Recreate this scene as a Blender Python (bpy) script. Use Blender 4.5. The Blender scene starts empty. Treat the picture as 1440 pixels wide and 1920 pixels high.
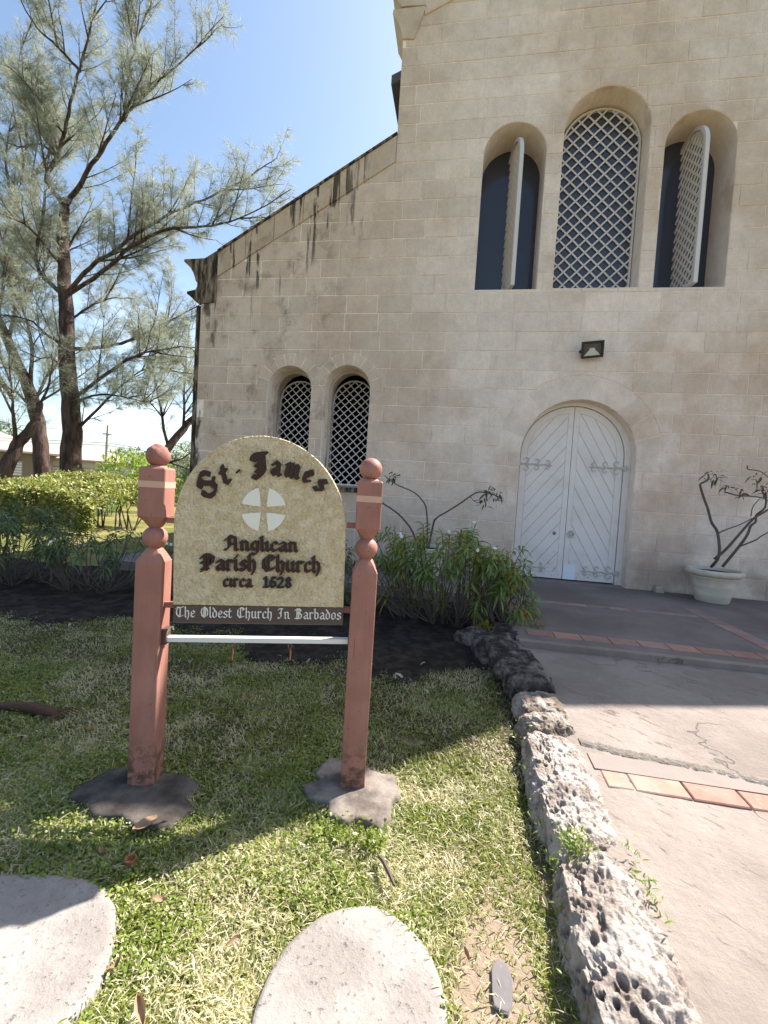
import bpy, bmesh, math, random
import numpy as np
from mathutils import Vector, Matrix
from mathutils.geometry import delaunay_2d_cdt

random.seed(7)
RNG = np.random.default_rng(7)
S = bpy.context.scene
COL = S.collection

# ------------------------------------------------------------------ camera
cam_d = bpy.data.cameras.new("camera")
cam = bpy.data.objects.new("camera", cam_d)
COL.objects.link(cam)
YAW, PITCH, ROLL = 0.1634, 0.0434, 0.0612
_f = Vector((-math.sin(YAW) * math.cos(PITCH), math.cos(YAW) * math.cos(PITCH), -math.sin(PITCH)))
_r = Vector((math.cos(YAW), math.sin(YAW), 0))
_u = _r.cross(_f)
_r2 = _r * math.cos(ROLL) + _u * math.sin(ROLL)
_u2 = -_r * math.sin(ROLL) + _u * math.cos(ROLL)
cam.matrix_world = Matrix(((_r2.x, _u2.x, -_f.x, 0), (_r2.y, _u2.y, -_f.y, 0), (_r2.z, _u2.z, -_f.z, 1.45), (0, 0, 0, 1)))
cam_d.sensor_fit = 'VERTICAL'
cam_d.sensor_height = 36.0
cam_d.lens = 840 / 1920 * 36
cam_d.clip_start = 0.05
cam_d.clip_end = 2000
S.camera = cam

# ------------------------------------------------------------------ sky, sun, exposure
SUN_AZ, SUN_EL = math.radians(45.3), math.radians(49.2)
W = bpy.data.worlds.new("World")
S.world = W
W.use_nodes = True
wn, wl = W.node_tree.nodes, W.node_tree.links
bg = wn["Background"]
sky = wn.new("ShaderNodeTexSky")
sky.sky_type = 'NISHITA'
sky.sun_disc = False
sky.sun_elevation = SUN_EL
sky.sun_rotation = SUN_AZ
sky.air_density = 1.0
sky.dust_density = 1.9
sky.ozone_density = 0.25
# thin white cloud low over the horizon
tc = wn.new("ShaderNodeTexCoord")
mp = wn.new("ShaderNodeMapping"); mp.inputs['Scale'].default_value = (2.2, 2.2, 5.5)
nz = wn.new("ShaderNodeTexNoise"); nz.inputs['Scale'].default_value = 1.6; nz.inputs['Detail'].default_value = 7; nz.inputs['Roughness'].default_value = 0.6
rp = wn.new("ShaderNodeValToRGB"); rp.color_ramp.elements[0].position = 0.47; rp.color_ramp.elements[1].position = 0.72
sp = wn.new("ShaderNodeSeparateXYZ")
band = wn.new("ShaderNodeMapRange"); band.inputs['From Min'].default_value = 0.0; band.inputs['From Max'].default_value = 0.42
band.inputs['To Min'].default_value = 0.85; band.inputs['To Max'].default_value = 0.0
mu = wn.new("ShaderNodeMath"); mu.operation = 'MULTIPLY'
mx = wn.new("ShaderNodeMixRGB"); mx.inputs[2].default_value = (9.5, 9.8, 10.2, 1)
wl.new(tc.outputs['Generated'], mp.inputs[0]); wl.new(mp.outputs[0], nz.inputs['Vector']); wl.new(nz.outputs[0], rp.inputs[0])
wl.new(tc.outputs['Generated'], sp.inputs[0]); wl.new(sp.outputs[2], band.inputs[0])
wl.new(rp.outputs[0], mu.inputs[0]); wl.new(band.outputs[0], mu.inputs[1]); wl.new(mu.outputs[0], mx.inputs[0])
tint = wn.new("ShaderNodeMixRGB"); tint.blend_type = 'MULTIPLY'; tint.inputs[0].default_value = 1.0; tint.inputs[2].default_value = (0.95, 1.01, 1.01, 1)
wl.new(sky.outputs[0], tint.inputs[1]); wl.new(tint.outputs[0], mx.inputs[1]); wl.new(mx.outputs[0], bg.inputs[0])
bg.inputs[1].default_value = 0.096

sl = bpy.data.lights.new("sun", 'SUN')
sl.energy = 5.0
sl.angle = math.radians(0.53)
sl.color = (1.0, 0.955, 0.88)
so = bpy.data.objects.new("sun", sl)
COL.objects.link(so)
SUN_DIR = Vector((math.sin(SUN_AZ) * math.cos(SUN_EL), math.cos(SUN_AZ) * math.cos(SUN_EL), math.sin(SUN_EL)))
so.rotation_euler = SUN_DIR.to_track_quat('Z', 'Y').to_euler()
so.location = (20, 20, 30)

vs = S.view_settings
vs.view_transform = 'Standard'
vs.look = 'None'
vs.exposure = 1.5
vs.gamma = 1.0
vs.use_curve_mapping = False
S.cycles.max_bounces = 8
S.cycles.diffuse_bounces = 4
S.cycles.transmission_bounces = 6
S.cycles.transparent_max_bounces = 6
S.cycles.use_denoising = True

# ------------------------------------------------------------------ helpers
def tag(o, label=None, cat=None, group=None, kind=None):
    if label: o["label"] = label
    if cat: o["category"] = cat
    if group: o["group"] = group
    if kind: o["kind"] = kind
    return o

def thing(name, loc, label, cat, group=None, rotz=0.0):
    o = bpy.data.objects.new(name, None)
    COL.objects.link(o)
    o.location = loc
    o.rotation_euler = (0, 0, rotz)
    o.empty_display_size = 0.2
    return tag(o, label, cat, group)

def link(name, me, mat=None, parent=None, world=False):
    o = bpy.data.objects.new(name, me)
    COL.objects.link(o)
    if mat is not None and not me.materials:
        me.materials.append(mat)
    if parent is not None:
        o.parent = parent
        if world:                      # mesh is in world coordinates, parents are unrotated
            p, off = parent, Vector((0, 0, 0))
            while p is not None:
                off += p.location
                p = p.parent
            o.location = -off
    return o

def mesh(name, verts, faces, smooth=False):
    me = bpy.data.meshes.new(name)
    me.from_pydata([tuple(v) for v in verts], [], [tuple(f) for f in faces])
    if smooth:
        me.polygons.foreach_set("use_smooth", [True] * len(me.polygons))
    me.update()
    return me

def big_mesh(name, V, loops, counts, smooth=False):
    """V (n,3), loops flat vertex indices, counts per-face loop counts"""
    me = bpy.data.meshes.new(name)
    V = np.asarray(V, np.float32); loops = np.asarray(loops, np.int32).ravel(); counts = np.asarray(counts, np.int32)
    me.vertices.add(len(V)); me.vertices.foreach_set("co", V.ravel())
    me.loops.add(len(loops)); me.loops.foreach_set("vertex_index", loops)
    me.polygons.add(len(counts))
    st = np.zeros(len(counts), np.int32); st[1:] = np.cumsum(counts)[:-1]
    me.polygons.foreach_set("loop_start", st)
    me.polygons.foreach_set("loop_total", counts)
    if smooth:
        me.polygons.foreach_set("use_smooth", np.ones(len(counts), bool))
    me.update(calc_edges=True)
    me.validate()
    return me

class MB:
    """collects simple solids into one mesh"""
    def __init__(s): s.v, s.f = [], []
    def add(s, vs, fs):
        n = len(s.v); s.v += [tuple(v) for v in vs]; s.f += [tuple(i + n for i in f) for f in fs]
    def box(s, a, b):
        x0, y0, z0 = a; x1, y1, z1 = b
        s.add([(x0,y0,z0),(x1,y0,z0),(x1,y1,z0),(x0,y1,z0),(x0,y0,z1),(x1,y0,z1),(x1,y1,z1),(x0,y1,z1)],
              [(0,3,2,1),(4,5,6,7),(0,1,5,4),(1,2,6,5),(2,3,7,6),(3,0,4,7)])
    def tube(s, pts, rad, n=8, cap=True):
        pts = [Vector(p) for p in pts]
        if not hasattr(rad, '__len__'): rad = [rad] * len(pts)
        base = len(s.v); a = None
        for i, p in enumerate(pts):
            d = (pts[min(i + 1, len(pts) - 1)] - pts[max(i - 1, 0)]).normalized()
            if a is None:
                a = d.cross(Vector((0.13, 0.31, 0.94)))
                if a.length < 1e-3: a = d.cross(Vector((1, 0, 0)))
            else:
                a2 = a - d*a.dot(d)          # carry the frame along the tube
                a = a2 if a2.length > 1e-4 else d.cross(Vector((0.3, 0.8, 0.5)))
            a = a.normalized(); b = d.cross(a).normalized()
            for k in range(n):
                t = 2 * math.pi * k / n
                s.v.append(tuple(p + (a * math.cos(t) + b * math.sin(t)) * rad[i]))
        for i in range(len(pts) - 1):
            for k in range(n):
                k2 = (k + 1) % n
                s.f.append((base + i*n + k, base + i*n + k2, base + (i+1)*n + k2, base + (i+1)*n + k))
        if cap:
            s.f.append(tuple(base + k for k in reversed(range(n))))
            s.f.append(tuple(base + (len(pts)-1)*n + k for k in range(n)))
    def lathe(s, prof, n=40, c=(0, 0, 0)):
        base = len(s.v)
        for r, z in prof:
            for k in range(n):
                t = 2 * math.pi * k / n
                s.v.append((c[0] + r * math.cos(t), c[1] + r * math.sin(t), c[2] + z))
        for i in range(len(prof) - 1):
            for k in range(n):
                k2 = (k + 1) % n
                s.f.append((base + i*n + k, base + i*n + k2, base + (i+1)*n + k2, base + (i+1)*n + k))
        s.f.append(tuple(base + k for k in reversed(range(n))))
        s.f.append(tuple(base + (len(prof)-1)*n + k for k in range(n)))
    def mesh(s, name, smooth=False):
        me = mesh(name, s.v, s.f, smooth)
        return me
    def build(s, name, mat, parent=None, smooth=False, world=False):
        me = s.mesh(name, smooth)
        if smooth:
            try: me.set_sharp_from_angle(angle=math.radians(40))
            except Exception: pass
        return link(name, me, mat, parent, world)

def area2(p):
    return sum(p[i][0]*p[(i+1) % len(p)][1] - p[(i+1) % len(p)][0]*p[i][1] for i in range(len(p)))

def clip(poly, conv):
    """convex clip (Sutherland-Hodgman), conv counter-clockwise"""
    out = list(poly)
    for i in range(len(conv)):
        a, b = conv[i], conv[(i + 1) % len(conv)]
        def side(p): return (b[0]-a[0])*(p[1]-a[1]) - (b[1]-a[1])*(p[0]-a[0])
        inp, out = out, []
        for j in range(len(inp)):
            p, q = inp[j], inp[(j + 1) % len(inp)]
            sp_, sq = side(p), side(q)
            if sp_ >= 0: out.append(p)
            if (sp_ >= 0) != (sq >= 0):
                t = sp_ / (sp_ - sq); out.append((p[0]+(q[0]-p[0])*t, p[1]+(q[1]-p[1])*t))
        if not out: return []
    res = []
    for p in out:
        if not res or abs(p[0]-res[-1][0]) + abs(p[1]-res[-1][1]) > 1e-5: res.append(p)
    if len(res) > 1 and abs(res[0][0]-res[-1][0]) + abs(res[0][1]-res[-1][1]) < 1e-5: res.pop()
    return res if len(res) > 2 else []

def cdt_region(polys, keep):
    """polys: list of ccw loops; keep(set of poly ids) -> bool. returns 2-D bmesh with dissolved faces"""
    vs_, fs_ = [], []
    for p in polys:
        n = len(vs_); vs_ += [Vector((q[0], q[1])) for q in p]; fs_.append([n + i for i in range(len(p))])
    v, e, f, ov, oe, of = delaunay_2d_cdt(vs_, [], fs_, 0, 1e-6)
    bm = bmesh.new()
    bv = [bm.verts.new((q[0], q[1], 0)) for q in v]
    for face, o in zip(f, of):
        if o and keep(set(o)):
            try: bm.faces.new([bv[i] for i in face])
            except ValueError: pass
    for q in [q for q in bm.verts if not q.link_faces]: bm.verts.remove(q)
    bmesh.ops.recalc_face_normals(bm, faces=bm.faces)
    bmesh.ops.dissolve_limit(bm, angle_limit=0.01, verts=bm.verts, edges=bm.edges)
    return bm

def solid_from_2d(bm, front, back, name, axis='XZ', bevel=0.0):
    """extrude a flat region (x, z) between y=front (towards the viewer, smaller) and y=back"""
    for f in bm.faces:
        f.normal_update()
        if f.normal.z < 0: f.normal_flip()
    r = bmesh.ops.extrude_face_region(bm, geom=list(bm.faces), use_keep_orig=True)
    new = [g for g in r['geom'] if isinstance(g, bmesh.types.BMVert)]
    nf = [g for g in r['geom'] if isinstance(g, bmesh.types.BMFace)]
    news = set(new)
    for v in bm.verts:
        x, z = v.co.x, v.co.y
        v.co = Vector((x, front if v in news else back, z))
    bmesh.ops.recalc_face_normals(bm, faces=bm.faces)
    if bevel > 0:
        ed = [e for e in bm.edges if all(v in news for v in e.verts) and len(e.link_faces) == 2 and not all(f in set(nf) for f in e.link_faces)]
        try: bmesh.ops.bevel(bm, geom=ed, offset=bevel, segments=1, affect='EDGES', clamp_overlap=True)
        except Exception: pass
    me = bpy.data.meshes.new(name)
    bm.to_mesh(me); bm.free()
    me.update()
    return me

def prism(poly, front, back, name, bevel=0.0):
    """poly (x,z) loop, any simple polygon -> closed solid"""
    if area2(poly) < 0: poly = poly[::-1]
    bm = bmesh.new()
    bm.faces.new([bm.verts.new((p[0], p[1], 0)) for p in poly])
    return solid_from_2d(bm, front, back, name, bevel=bevel)

def arch(cx, half, z0, spring, n=20, rise=None):
    rise = half if rise is None else rise
    p = [(cx - half, z0), (cx + half, z0)]
    for i in range(n + 1):
        t = math.pi * i / n
        p.append((cx + half * math.cos(t), spring + rise * math.sin(t)))
    return p

def inside(px, py, poly):
    poly = np.asarray(poly, float); c = np.zeros(len(px), bool); n = len(poly)
    for i in range(n):
        x0, y0 = poly[i]; x1, y1 = poly[(i + 1) % n]
        if y0 == y1: continue
        m = ((y0 > py) != (y1 > py)) & (px < (x1 - x0) * (py - y0) / (y1 - y0) + x0)
        c ^= m
    return c

def _h(ix, iy, iz, s):
    h = (ix.astype(np.int64) * 374761393 + iy.astype(np.int64) * 668265263 + iz.astype(np.int64) * 2147483647 + s * 144665) & 0x7fffffff
    h = ((h ^ (h >> 13)) * 1274126177) & 0x7fffffff
    h = ((h ^ (h >> 16)) * 1103515245) & 0x7fffffff
    return (h & 0xffffff) / float(0xffffff)

def vnoise(P, scale=1.0, seed=0, octs=3):
    P = np.asarray(P, float) * scale
    if P.shape[1] == 2: P = np.c_[P, np.zeros(len(P))]
    out, amp, tot = np.zeros(len(P)), 1.0, 0.0
    for o in range(octs):
        i = np.floor(P).astype(np.int64); f = P - i; f = f*f*(3-2*f); r = 0
        for dx in (0, 1):
            for dy in (0, 1):
                for dz in (0, 1):
                    w = (f[:,0] if dx else 1-f[:,0]) * (f[:,1] if dy else 1-f[:,1]) * (f[:,2] if dz else 1-f[:,2])
                    r = r + w * _h(i[:,0]+dx, i[:,1]+dy, i[:,2]+dz, seed + o)
        out += amp * r; tot += amp; amp *= 0.5; P = P * 2.03 + 11.7
    return out / tot          # 0..1

def worley(P, scale, seed):
    P = np.asarray(P, float) * scale; i = np.floor(P).astype(np.int64)
    best = np.full(len(P), 9.0); rid = np.zeros(len(P))
    for dx in (-1, 0, 1):
        for dy in (-1, 0, 1):
            for dz in (-1, 0, 1):
                a, b, c = i[:,0]+dx, i[:,1]+dy, i[:,2]+dz
                q = np.c_[a + _h(a,b,c,seed), b + _h(a,b,c,seed+1), c + _h(a,b,c,seed+2)]
                d = np.linalg.norm(P - q, axis=1); m = d < best
                best[m] = d[m]; rid[m] = _h(a,b,c,seed+3)[m]
    return best, rid

# ------------------------------------------------------------------ materials
class NT:
    def __init__(s, name, rough=0.8, spec=0.3):
        s.m = bpy.data.materials.new(name); s.m.use_nodes = True
        s.n, s.l = s.m.node_tree.nodes, s.m.node_tree.links
        s.b = s.n["Principled BSDF"]; s.b.inputs['Roughness'].default_value = rough
        s.b.inputs['Specular IOR Level'].default_value = spec
        s.geo = s.n.new("ShaderNodeNewGeometry"); s.tc = s.n.new("ShaderNodeTexCoord"); s.oi = s.n.new("ShaderNodeObjectInfo")
        s.pos = s.geo.outputs['Position']
    def val(s, x, sock):
        if isinstance(x, bpy.types.NodeSocket): s.l.new(x, sock)
        elif hasattr(x, '__len__'): sock.default_value = tuple(x) + (1,) if len(x) == 3 and len(sock.default_value) == 4 else tuple(x)
        else: sock.default_value = x
    def noise(s, scale, detail=4, rough=0.55, vec=None, stretch=None, dist=0.0, rot=0.0):
        n = s.n.new("ShaderNodeTexNoise"); n.inputs['Scale'].default_value = scale
        n.inputs['Detail'].default_value = detail; n.inputs['Roughness'].default_value = rough; n.inputs['Distortion'].default_value = dist
        v = vec if vec is not None else s.pos
        if stretch:
            m = s.n.new("ShaderNodeMapping"); m.inputs['Scale'].default_value = stretch; s.l.new(v, m.inputs[0]); v = m.outputs[0]
            if rot:
                m2 = s.n.new("ShaderNodeMapping"); m2.inputs['Rotation'].default_value = (0, 0, rot); s.l.new(m.inputs[0].links[0].from_socket, m2.inputs[0]); s.l.new(m2.outputs[0], m.inputs[0])
        s.l.new(v, n.inputs['Vector']); return n.outputs[0]
    def voro(s, scale, feature='F1', vec=None, stretch=None):
        n = s.n.new("ShaderNodeTexVoronoi"); n.feature = feature; n.inputs['Scale'].default_value = scale
        v = vec if vec is not None else s.pos
        if stretch:
            m = s.n.new("ShaderNodeMapping"); m.inputs['Scale'].default_value = stretch; s.l.new(v, m.inputs[0]); v = m.outputs[0]
        s.l.new(v, n.inputs['Vector']); return n.outputs[0]
    def ramp(s, x, a, b, lo=0.0, hi=1.0):
        n = s.n.new("ShaderNodeMapRange"); n.interpolation_type = 'SMOOTHSTEP'
        s.l.new(x, n.inputs[0]); n.inputs[1].default_value = a; n.inputs[2].default_value = b; n.inputs[3].default_value = lo; n.inputs[4].default_value = hi
        return n.outputs[0]
    def math(s, op, a, b=0.0):
        n = s.n.new("ShaderNodeMath"); n.operation = op; s.val(a, n.inputs[0]); s.val(b, n.inputs[1]); return n.outputs[0]
    def mix(s, fac, a, b, mode='MIX'):
        n = s.n.new("ShaderNodeMixRGB"); n.blend_type = mode; s.val(fac, n.inputs[0])
        for x, k in ((a, 1), (b, 2)):
            if isinstance(x, (int, float)): x = (x, x, x)
            s.val(x, n.inputs[k])
        return n.outputs[0]
    def xyz(s, v=None):
        n = s.n.new("ShaderNodeSeparateXYZ"); s.l.new(v if v is not None else s.pos, n.inputs[0]); return n.outputs
    def mul(s, col, fac):           # multiply a colour by a scalar socket
        n = s.n.new("ShaderNodeVectorMath"); n.operation = 'SCALE'; s.val(col, n.inputs[0]); s.val(fac, n.inputs['Scale']); return n.outputs[0]
    def rnd(s, lo, hi):
        return s.ramp_lin(s.oi.outputs['Random'], lo, hi)
    def isl(s, lo, hi):
        return s.ramp_lin(s.geo.outputs['Random Per Island'], lo, hi)
    def ramp_lin(s, x, lo, hi):
        n = s.n.new("ShaderNodeMapRange"); s.l.new(x, n.inputs[0]); n.inputs[3].default_value = lo; n.inputs[4].default_value = hi; return n.outputs[0]
    def bump(s, h, strength=0.3, dist=0.01):
        n = s.n.new("ShaderNodeBump"); n.inputs['Strength'].default_value = strength; n.inputs['Distance'].default_value = dist
        s.l.new(h, n.inputs['Height']); s.l.new(n.outputs[0], s.b.inputs['Normal'])
    def color(s, c): s.val(c, s.b.inputs['Base Color'])
    def leaf(s, col, trans, amount):
        """diffuse leaf plus light let through"""
        s.color(col)
        t = s.n.new("ShaderNodeBsdfTranslucent"); s.val(trans, t.inputs[0])
        m = s.n.new("ShaderNodeMixShader"); m.inputs[0].default_value = amount
        s.l.new(s.b.outputs[0], m.inputs[1]); s.l.new(t.outputs[0], m.inputs[2])
        s.l.new(m.outputs[0], s.n["Material Output"].inputs[0])

M = {}
def plain(key, col, rough=0.7, var=0.12, scale=9.0, bump=0.0, bscale=40.0, spec=0.3, bd=0.005):
    t = NT(key, rough, spec)
    n = t.noise(scale, 5)
    c = t.mul(col, t.ramp_lin(n, 1 - var, 1 + var))
    t.color(c)
    if bump: t.bump(t.noise(bscale, 5), bump, bd)
    M[key] = t.m
    return t.m

def coping_line(t, sx):
    """depth below the raking top of the left aisle wall"""
    return t.math('SUBTRACT', t.math('ADD', t.math('MULTIPLY', t.math('ADD', sx[0], 1.38), 0.583), 7.27), sx[2])

def limestone(key, c1, c2, stain=1.0, rnd=0.09, bump=0.35, fade=None):
    t = NT(key, 0.92, 0.15)
    sx = t.xyz()
    c = t.mix(t.ramp(t.noise(1.1, 5), 0.32, 0.68), c1, c2)
    if fade:
        f = t.math('MAXIMUM', t.ramp(t.noise(1.3, 5, 0.6), 0.50, 0.66), t.ramp(sx[0], -1.6, 1.2, 0.0, 0.45))
        c = t.mix(f, c, fade)
    # warm ochre patches
    c = t.mix(t.math('MULTIPLY', t.ramp(t.noise(0.8, 6, 0.65), 0.52, 0.72), 0.45), c, (0.48, 0.33, 0.225))
    # thin lime wash from the middle bay rightward, paled further to imitate glare
    wash_glare = t.math('MULTIPLY', t.ramp(t.noise(0.6, 6, 0.6), 0.38, 0.62), t.ramp(sx[0], -2.2, 0.6, 0.05, 0.75))
    c = t.mix(wash_glare, c, (0.79, 0.67, 0.60))
    c = t.mul(c, t.rnd(1 - rnd, 1 + rnd))
    c = t.mul(c, t.ramp_lin(t.noise(42, 4, 0.75), 0.80, 1.20))
    c = t.mul(c, t.ramp_lin(t.noise(6, 8, 0.72), 0.74, 1.26))
    c = t.mul(c, t.ramp_lin(t.noise(5, 5, 0.7, stretch=(3.5, 1, 0.5)), 0.90, 1.10))
    # scuffed dark pits and chipped arrises
    c = t.mix(t.math('MULTIPLY', t.ramp(t.noise(20, 6, 0.8), 0.64, 0.72), 0.35), c, (0.24, 0.18, 0.14))
    # grey mould on the aisle wall
    left = t.ramp(sx[0], -1.4, -2.9)
    mould = t.math('MULTIPLY', t.math('MULTIPLY', t.ramp(t.noise(2.6, 7, 0.7), 0.50, 0.70), left), 0.62)
    c = t.mix(mould, c, (0.17, 0.13, 0.10))
    # black runs below the coping
    d = coping_line(t, sx)
    run = t.ramp(t.noise(1.0, 6, 0.65, stretch=(6.5, 1.0, 0.42)), 0.515, 0.555)
    run = t.math('MULTIPLY', run, t.ramp(d, 1.9, 0.7))
    run = t.math('MULTIPLY', run, t.ramp(sx[0], -1.55, -2.3))
    run = t.math('MULTIPLY', run, t.math('MAXIMUM', t.ramp(d, 0.52, 0.44), t.ramp(t.noise(1.9, 3, 0.5, stretch=(1.6, 1, 0.4)), 0.50, 0.55)))
    run = t.math('MULTIPLY', run, t.ramp(t.noise(3.3, 5, 0.6), 0.36, 0.46))
    c = t.mix(t.math('MULTIPLY', run, 0.88 * stain), c, (0.035, 0.03, 0.026))
    # black mould at the left corner, low down
    cor = t.math('MULTIPLY', t.ramp(sx[0], -4.15, -4.62), t.ramp(t.noise(1.6, 6, 0.6, stretch=(2.2, 1, 0.8)), 0.52, 0.60))
    c = t.mix(t.math('MULTIPLY', cor, 0.85 * stain), c, (0.035, 0.03, 0.026))
    # damp brown foot of the wall
    damp = t.math('MULTIPLY', t.ramp(sx[2], 1.5, 0.25), t.ramp(t.noise(1.3, 5), 0.42, 0.62))
    c = t.mix(t.math('MULTIPLY', damp, 0.6), c, (0.25, 0.165, 0.115))
    t.color(c)
    t.bump(t.math('ADD', t.noise(50, 6, 0.75), t.math('MULTIPLY', t.noise(9, 6, 0.65), 1.6)), bump, 0.012)
    M[key] = t.m
    return t.m

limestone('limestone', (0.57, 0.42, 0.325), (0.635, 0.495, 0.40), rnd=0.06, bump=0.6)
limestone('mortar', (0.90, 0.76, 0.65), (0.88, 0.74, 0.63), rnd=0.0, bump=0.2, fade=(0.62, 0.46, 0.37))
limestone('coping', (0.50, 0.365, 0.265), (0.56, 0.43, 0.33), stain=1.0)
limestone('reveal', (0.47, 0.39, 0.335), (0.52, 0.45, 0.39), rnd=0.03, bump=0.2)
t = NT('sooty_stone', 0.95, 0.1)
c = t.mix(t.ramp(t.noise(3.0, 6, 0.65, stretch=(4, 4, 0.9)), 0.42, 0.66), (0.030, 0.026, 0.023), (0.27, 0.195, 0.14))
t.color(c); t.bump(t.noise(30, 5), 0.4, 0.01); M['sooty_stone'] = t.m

t = NT('white_door_paint', 0.55, 0.35)
sx = t.xyz()
c = t.mul((0.74, 0.67, 0.645), t.ramp_lin(t.noise(3, 4), 0.93, 1.05))
chip = t.math('MULTIPLY', t.ramp(t.noise(16, 6, 0.7), 0.60, 0.64), t.ramp(sx[2], 0.75, 0.2, 0.12, 1.0))
c = t.mix(chip, c, (0.27, 0.225, 0.16))
c = t.mix(t.math('MULTIPLY', t.ramp(t.noise(2.2, 7, 0.7), 0.45, 0.75), 0.4), c, (0.50, 0.43, 0.37))
c = t.mix(t.math('MULTIPLY', t.ramp(t.noise(9, 6, 0.75, stretch=(1.5, 1, 0.5)), 0.66, 0.72), 0.5), c, (0.36, 0.31, 0.26))
t.color(c); t.bump(t.noise(60, 3, stretch=(1, 1, 0.2)), 0.15, 0.004); M['white_door_paint'] = t.m
plain('new_white_board', (0.72, 0.74, 0.82), 0.5, 0.03)
plain('white_lattice_paint', (0.58, 0.53, 0.515), 0.5, 0.08, 12)
plain('door_iron', (0.50, 0.48, 0.45), 0.5, 0.35, 26, 0.3)
plain('rust', (0.20, 0.085, 0.045), 0.8, 0.4, 40, 0.4)
plain('dark_interior', (0.05, 0.045, 0.05), 0.9, 0.1)
plain('roof_slate', (0.10, 0.10, 0.11), 0.8, 0.2)
plain('lamp_body', (0.02, 0.021, 0.022), 0.4, 0.1)
plain('lamp_reflector', (0.85, 0.83, 0.76), 0.3, 0.02)
t = NT('clear_glass', 0.05, 0.5)
t.color((0.30, 0.30, 0.29)); t.b.inputs['Alpha'].default_value = 0.25; M['clear_glass'] = t.m
t = NT('dark_pane_or_added_sheet', 0.12, 0.5); t.color((0.05, 0.052, 0.075)); M['dark_pane_or_added_sheet'] = t.m

# sign
t = NT('post_paint', 0.6, 0.3)
sx = t.xyz(t.tc.outputs['Object'])
c = t.mix(t.ramp(t.noise(5, 5), 0.35, 0.7), (0.29, 0.128, 0.100), (0.345, 0.158, 0.122))
c = t.mul(c, t.ramp_lin(t.noise(60, 4, 0.7, stretch=(1, 1, 0.06)), 0.84, 1.14))
c = t.mix(t.math('MULTIPLY', t.ramp(t.noise(3.0, 6, 0.7, stretch=(3, 3, 0.6)), 0.5, 0.75), 0.35), c, (0.40, 0.22, 0.18))
c = t.mix(t.math('MULTIPLY', t.ramp(t.noise(36, 3, 0.6, stretch=(2, 2, 0.05)), 0.66, 0.69), 0.7), c, (0.13, 0.06, 0.048))
c = t.mix(t.math('MULTIPLY', t.ramp(sx[2], 0.30, 0.05), t.ramp(t.noise(22, 6, 0.7), 0.42, 0.6)), c, (0.10, 0.055, 0.035))
c = t.mix(t.math('MULTIPLY', t.ramp(t.noise(30, 5, 0.7), 0.62, 0.68), 0.7), c, (0.15, 0.06, 0.045))
t.color(c); t.bump(t.noise(70, 4, stretch=(1, 1, 0.12)), 0.25, 0.003); M['post_paint'] = t.m
plain('worn_post_top', (0.28, 0.12, 0.095), 0.75, 0.35, 30, 0.6, 60)
plain('reflective_tape', (0.55, 0.33, 0.25), 0.35, 0.05)
t = NT('sign_stucco', 0.9, 0.15)
c = t.mix(t.ramp(t.noise(24, 5), 0.35, 0.65), (0.65, 0.505, 0.315), (0.77, 0.63, 0.435))
c = t.mix(t.math('MULTIPLY', t.ramp(t.noise(5, 4), 0.5, 0.75), 0.3), c, (0.60, 0.46, 0.275))
t.color(c)
v = t.math('ADD', t.noise(58, 4, 0.6), t.math('MULTIPLY', t.voro(75), -0.6))
t.bump(v, 1.0, 0.022); M['sign_stucco'] = t.m
plain('letter_brown', (0.040, 0.017, 0.014), 0.6, 0.15, 60)
plain('numeral_black', (0.026, 0.018, 0.020), 0.6, 0.15, 60)
plain('cross_white', (0.74, 0.71, 0.63), 0.55, 0.04)
plain('board_brown', (0.078, 0.052, 0.050), 0.35, 0.1, 14, spec=0.5)
plain('board_letter', (0.72, 0.67, 0.64), 0.5, 0.05)
plain('white_tube', (0.72, 0.69, 0.66), 0.35, 0.05, spec=0.5)
plain('bracket_brown', (0.09, 0.05, 0.042), 0.6, 0.2)

# ground
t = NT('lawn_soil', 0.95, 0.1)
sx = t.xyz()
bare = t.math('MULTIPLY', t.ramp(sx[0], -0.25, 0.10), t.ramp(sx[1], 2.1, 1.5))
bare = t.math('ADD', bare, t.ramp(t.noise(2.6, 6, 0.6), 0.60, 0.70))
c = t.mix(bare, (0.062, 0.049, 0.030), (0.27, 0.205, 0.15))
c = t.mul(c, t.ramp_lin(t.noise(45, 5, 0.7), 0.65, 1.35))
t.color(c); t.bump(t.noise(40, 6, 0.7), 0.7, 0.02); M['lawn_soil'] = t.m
t = NT('far_lawn', 0.95, 0.1)
c = t.mix(t.ramp(t.noise(0.7, 6, 0.6), 0.38, 0.62), (0.115, 0.125, 0.035), (0.235, 0.20, 0.075))
c = t.mul(c, t.ramp_lin(t.noise(18, 5, 0.7), 0.6, 1.4))
t.color(c); t.bump(t.noise(22, 6, 0.7), 0.8, 0.05); M['far_lawn'] = t.m
t = NT('bed_soil', 0.95, 0.1)
c = t.mix(t.ramp(t.noise(9, 6, 0.65), 0.4, 0.66), (0.022, 0.018, 0.016), (0.055, 0.042, 0.034))
t.color(c); t.bump(t.noise(30, 6, 0.75), 0.9, 0.02); M['bed_soil'] = t.m
t = NT('old_concrete', 0.9, 0.2)
c = t.mix(t.ramp(t.noise(1.4, 6, 0.6), 0.35, 0.65), (0.198, 0.162, 0.140), (0.275, 0.229, 0.200))
c = t.mul(c, t.ramp_lin(t.noise(26, 5, 0.7), 0.86, 1.14))
scr = t.math('MULTIPLY', t.ramp(t.noise(4.2, 7, 0.72, stretch=(0.8, 3.6, 1), dist=1.1, rot=0.75), 0.58, 0.67), t.ramp(t.noise(1.3, 4), 0.42, 0.6))
c = t.mix(t.math('MULTIPLY', scr, 0.55), c, (0.095, 0.072, 0.062))
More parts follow.
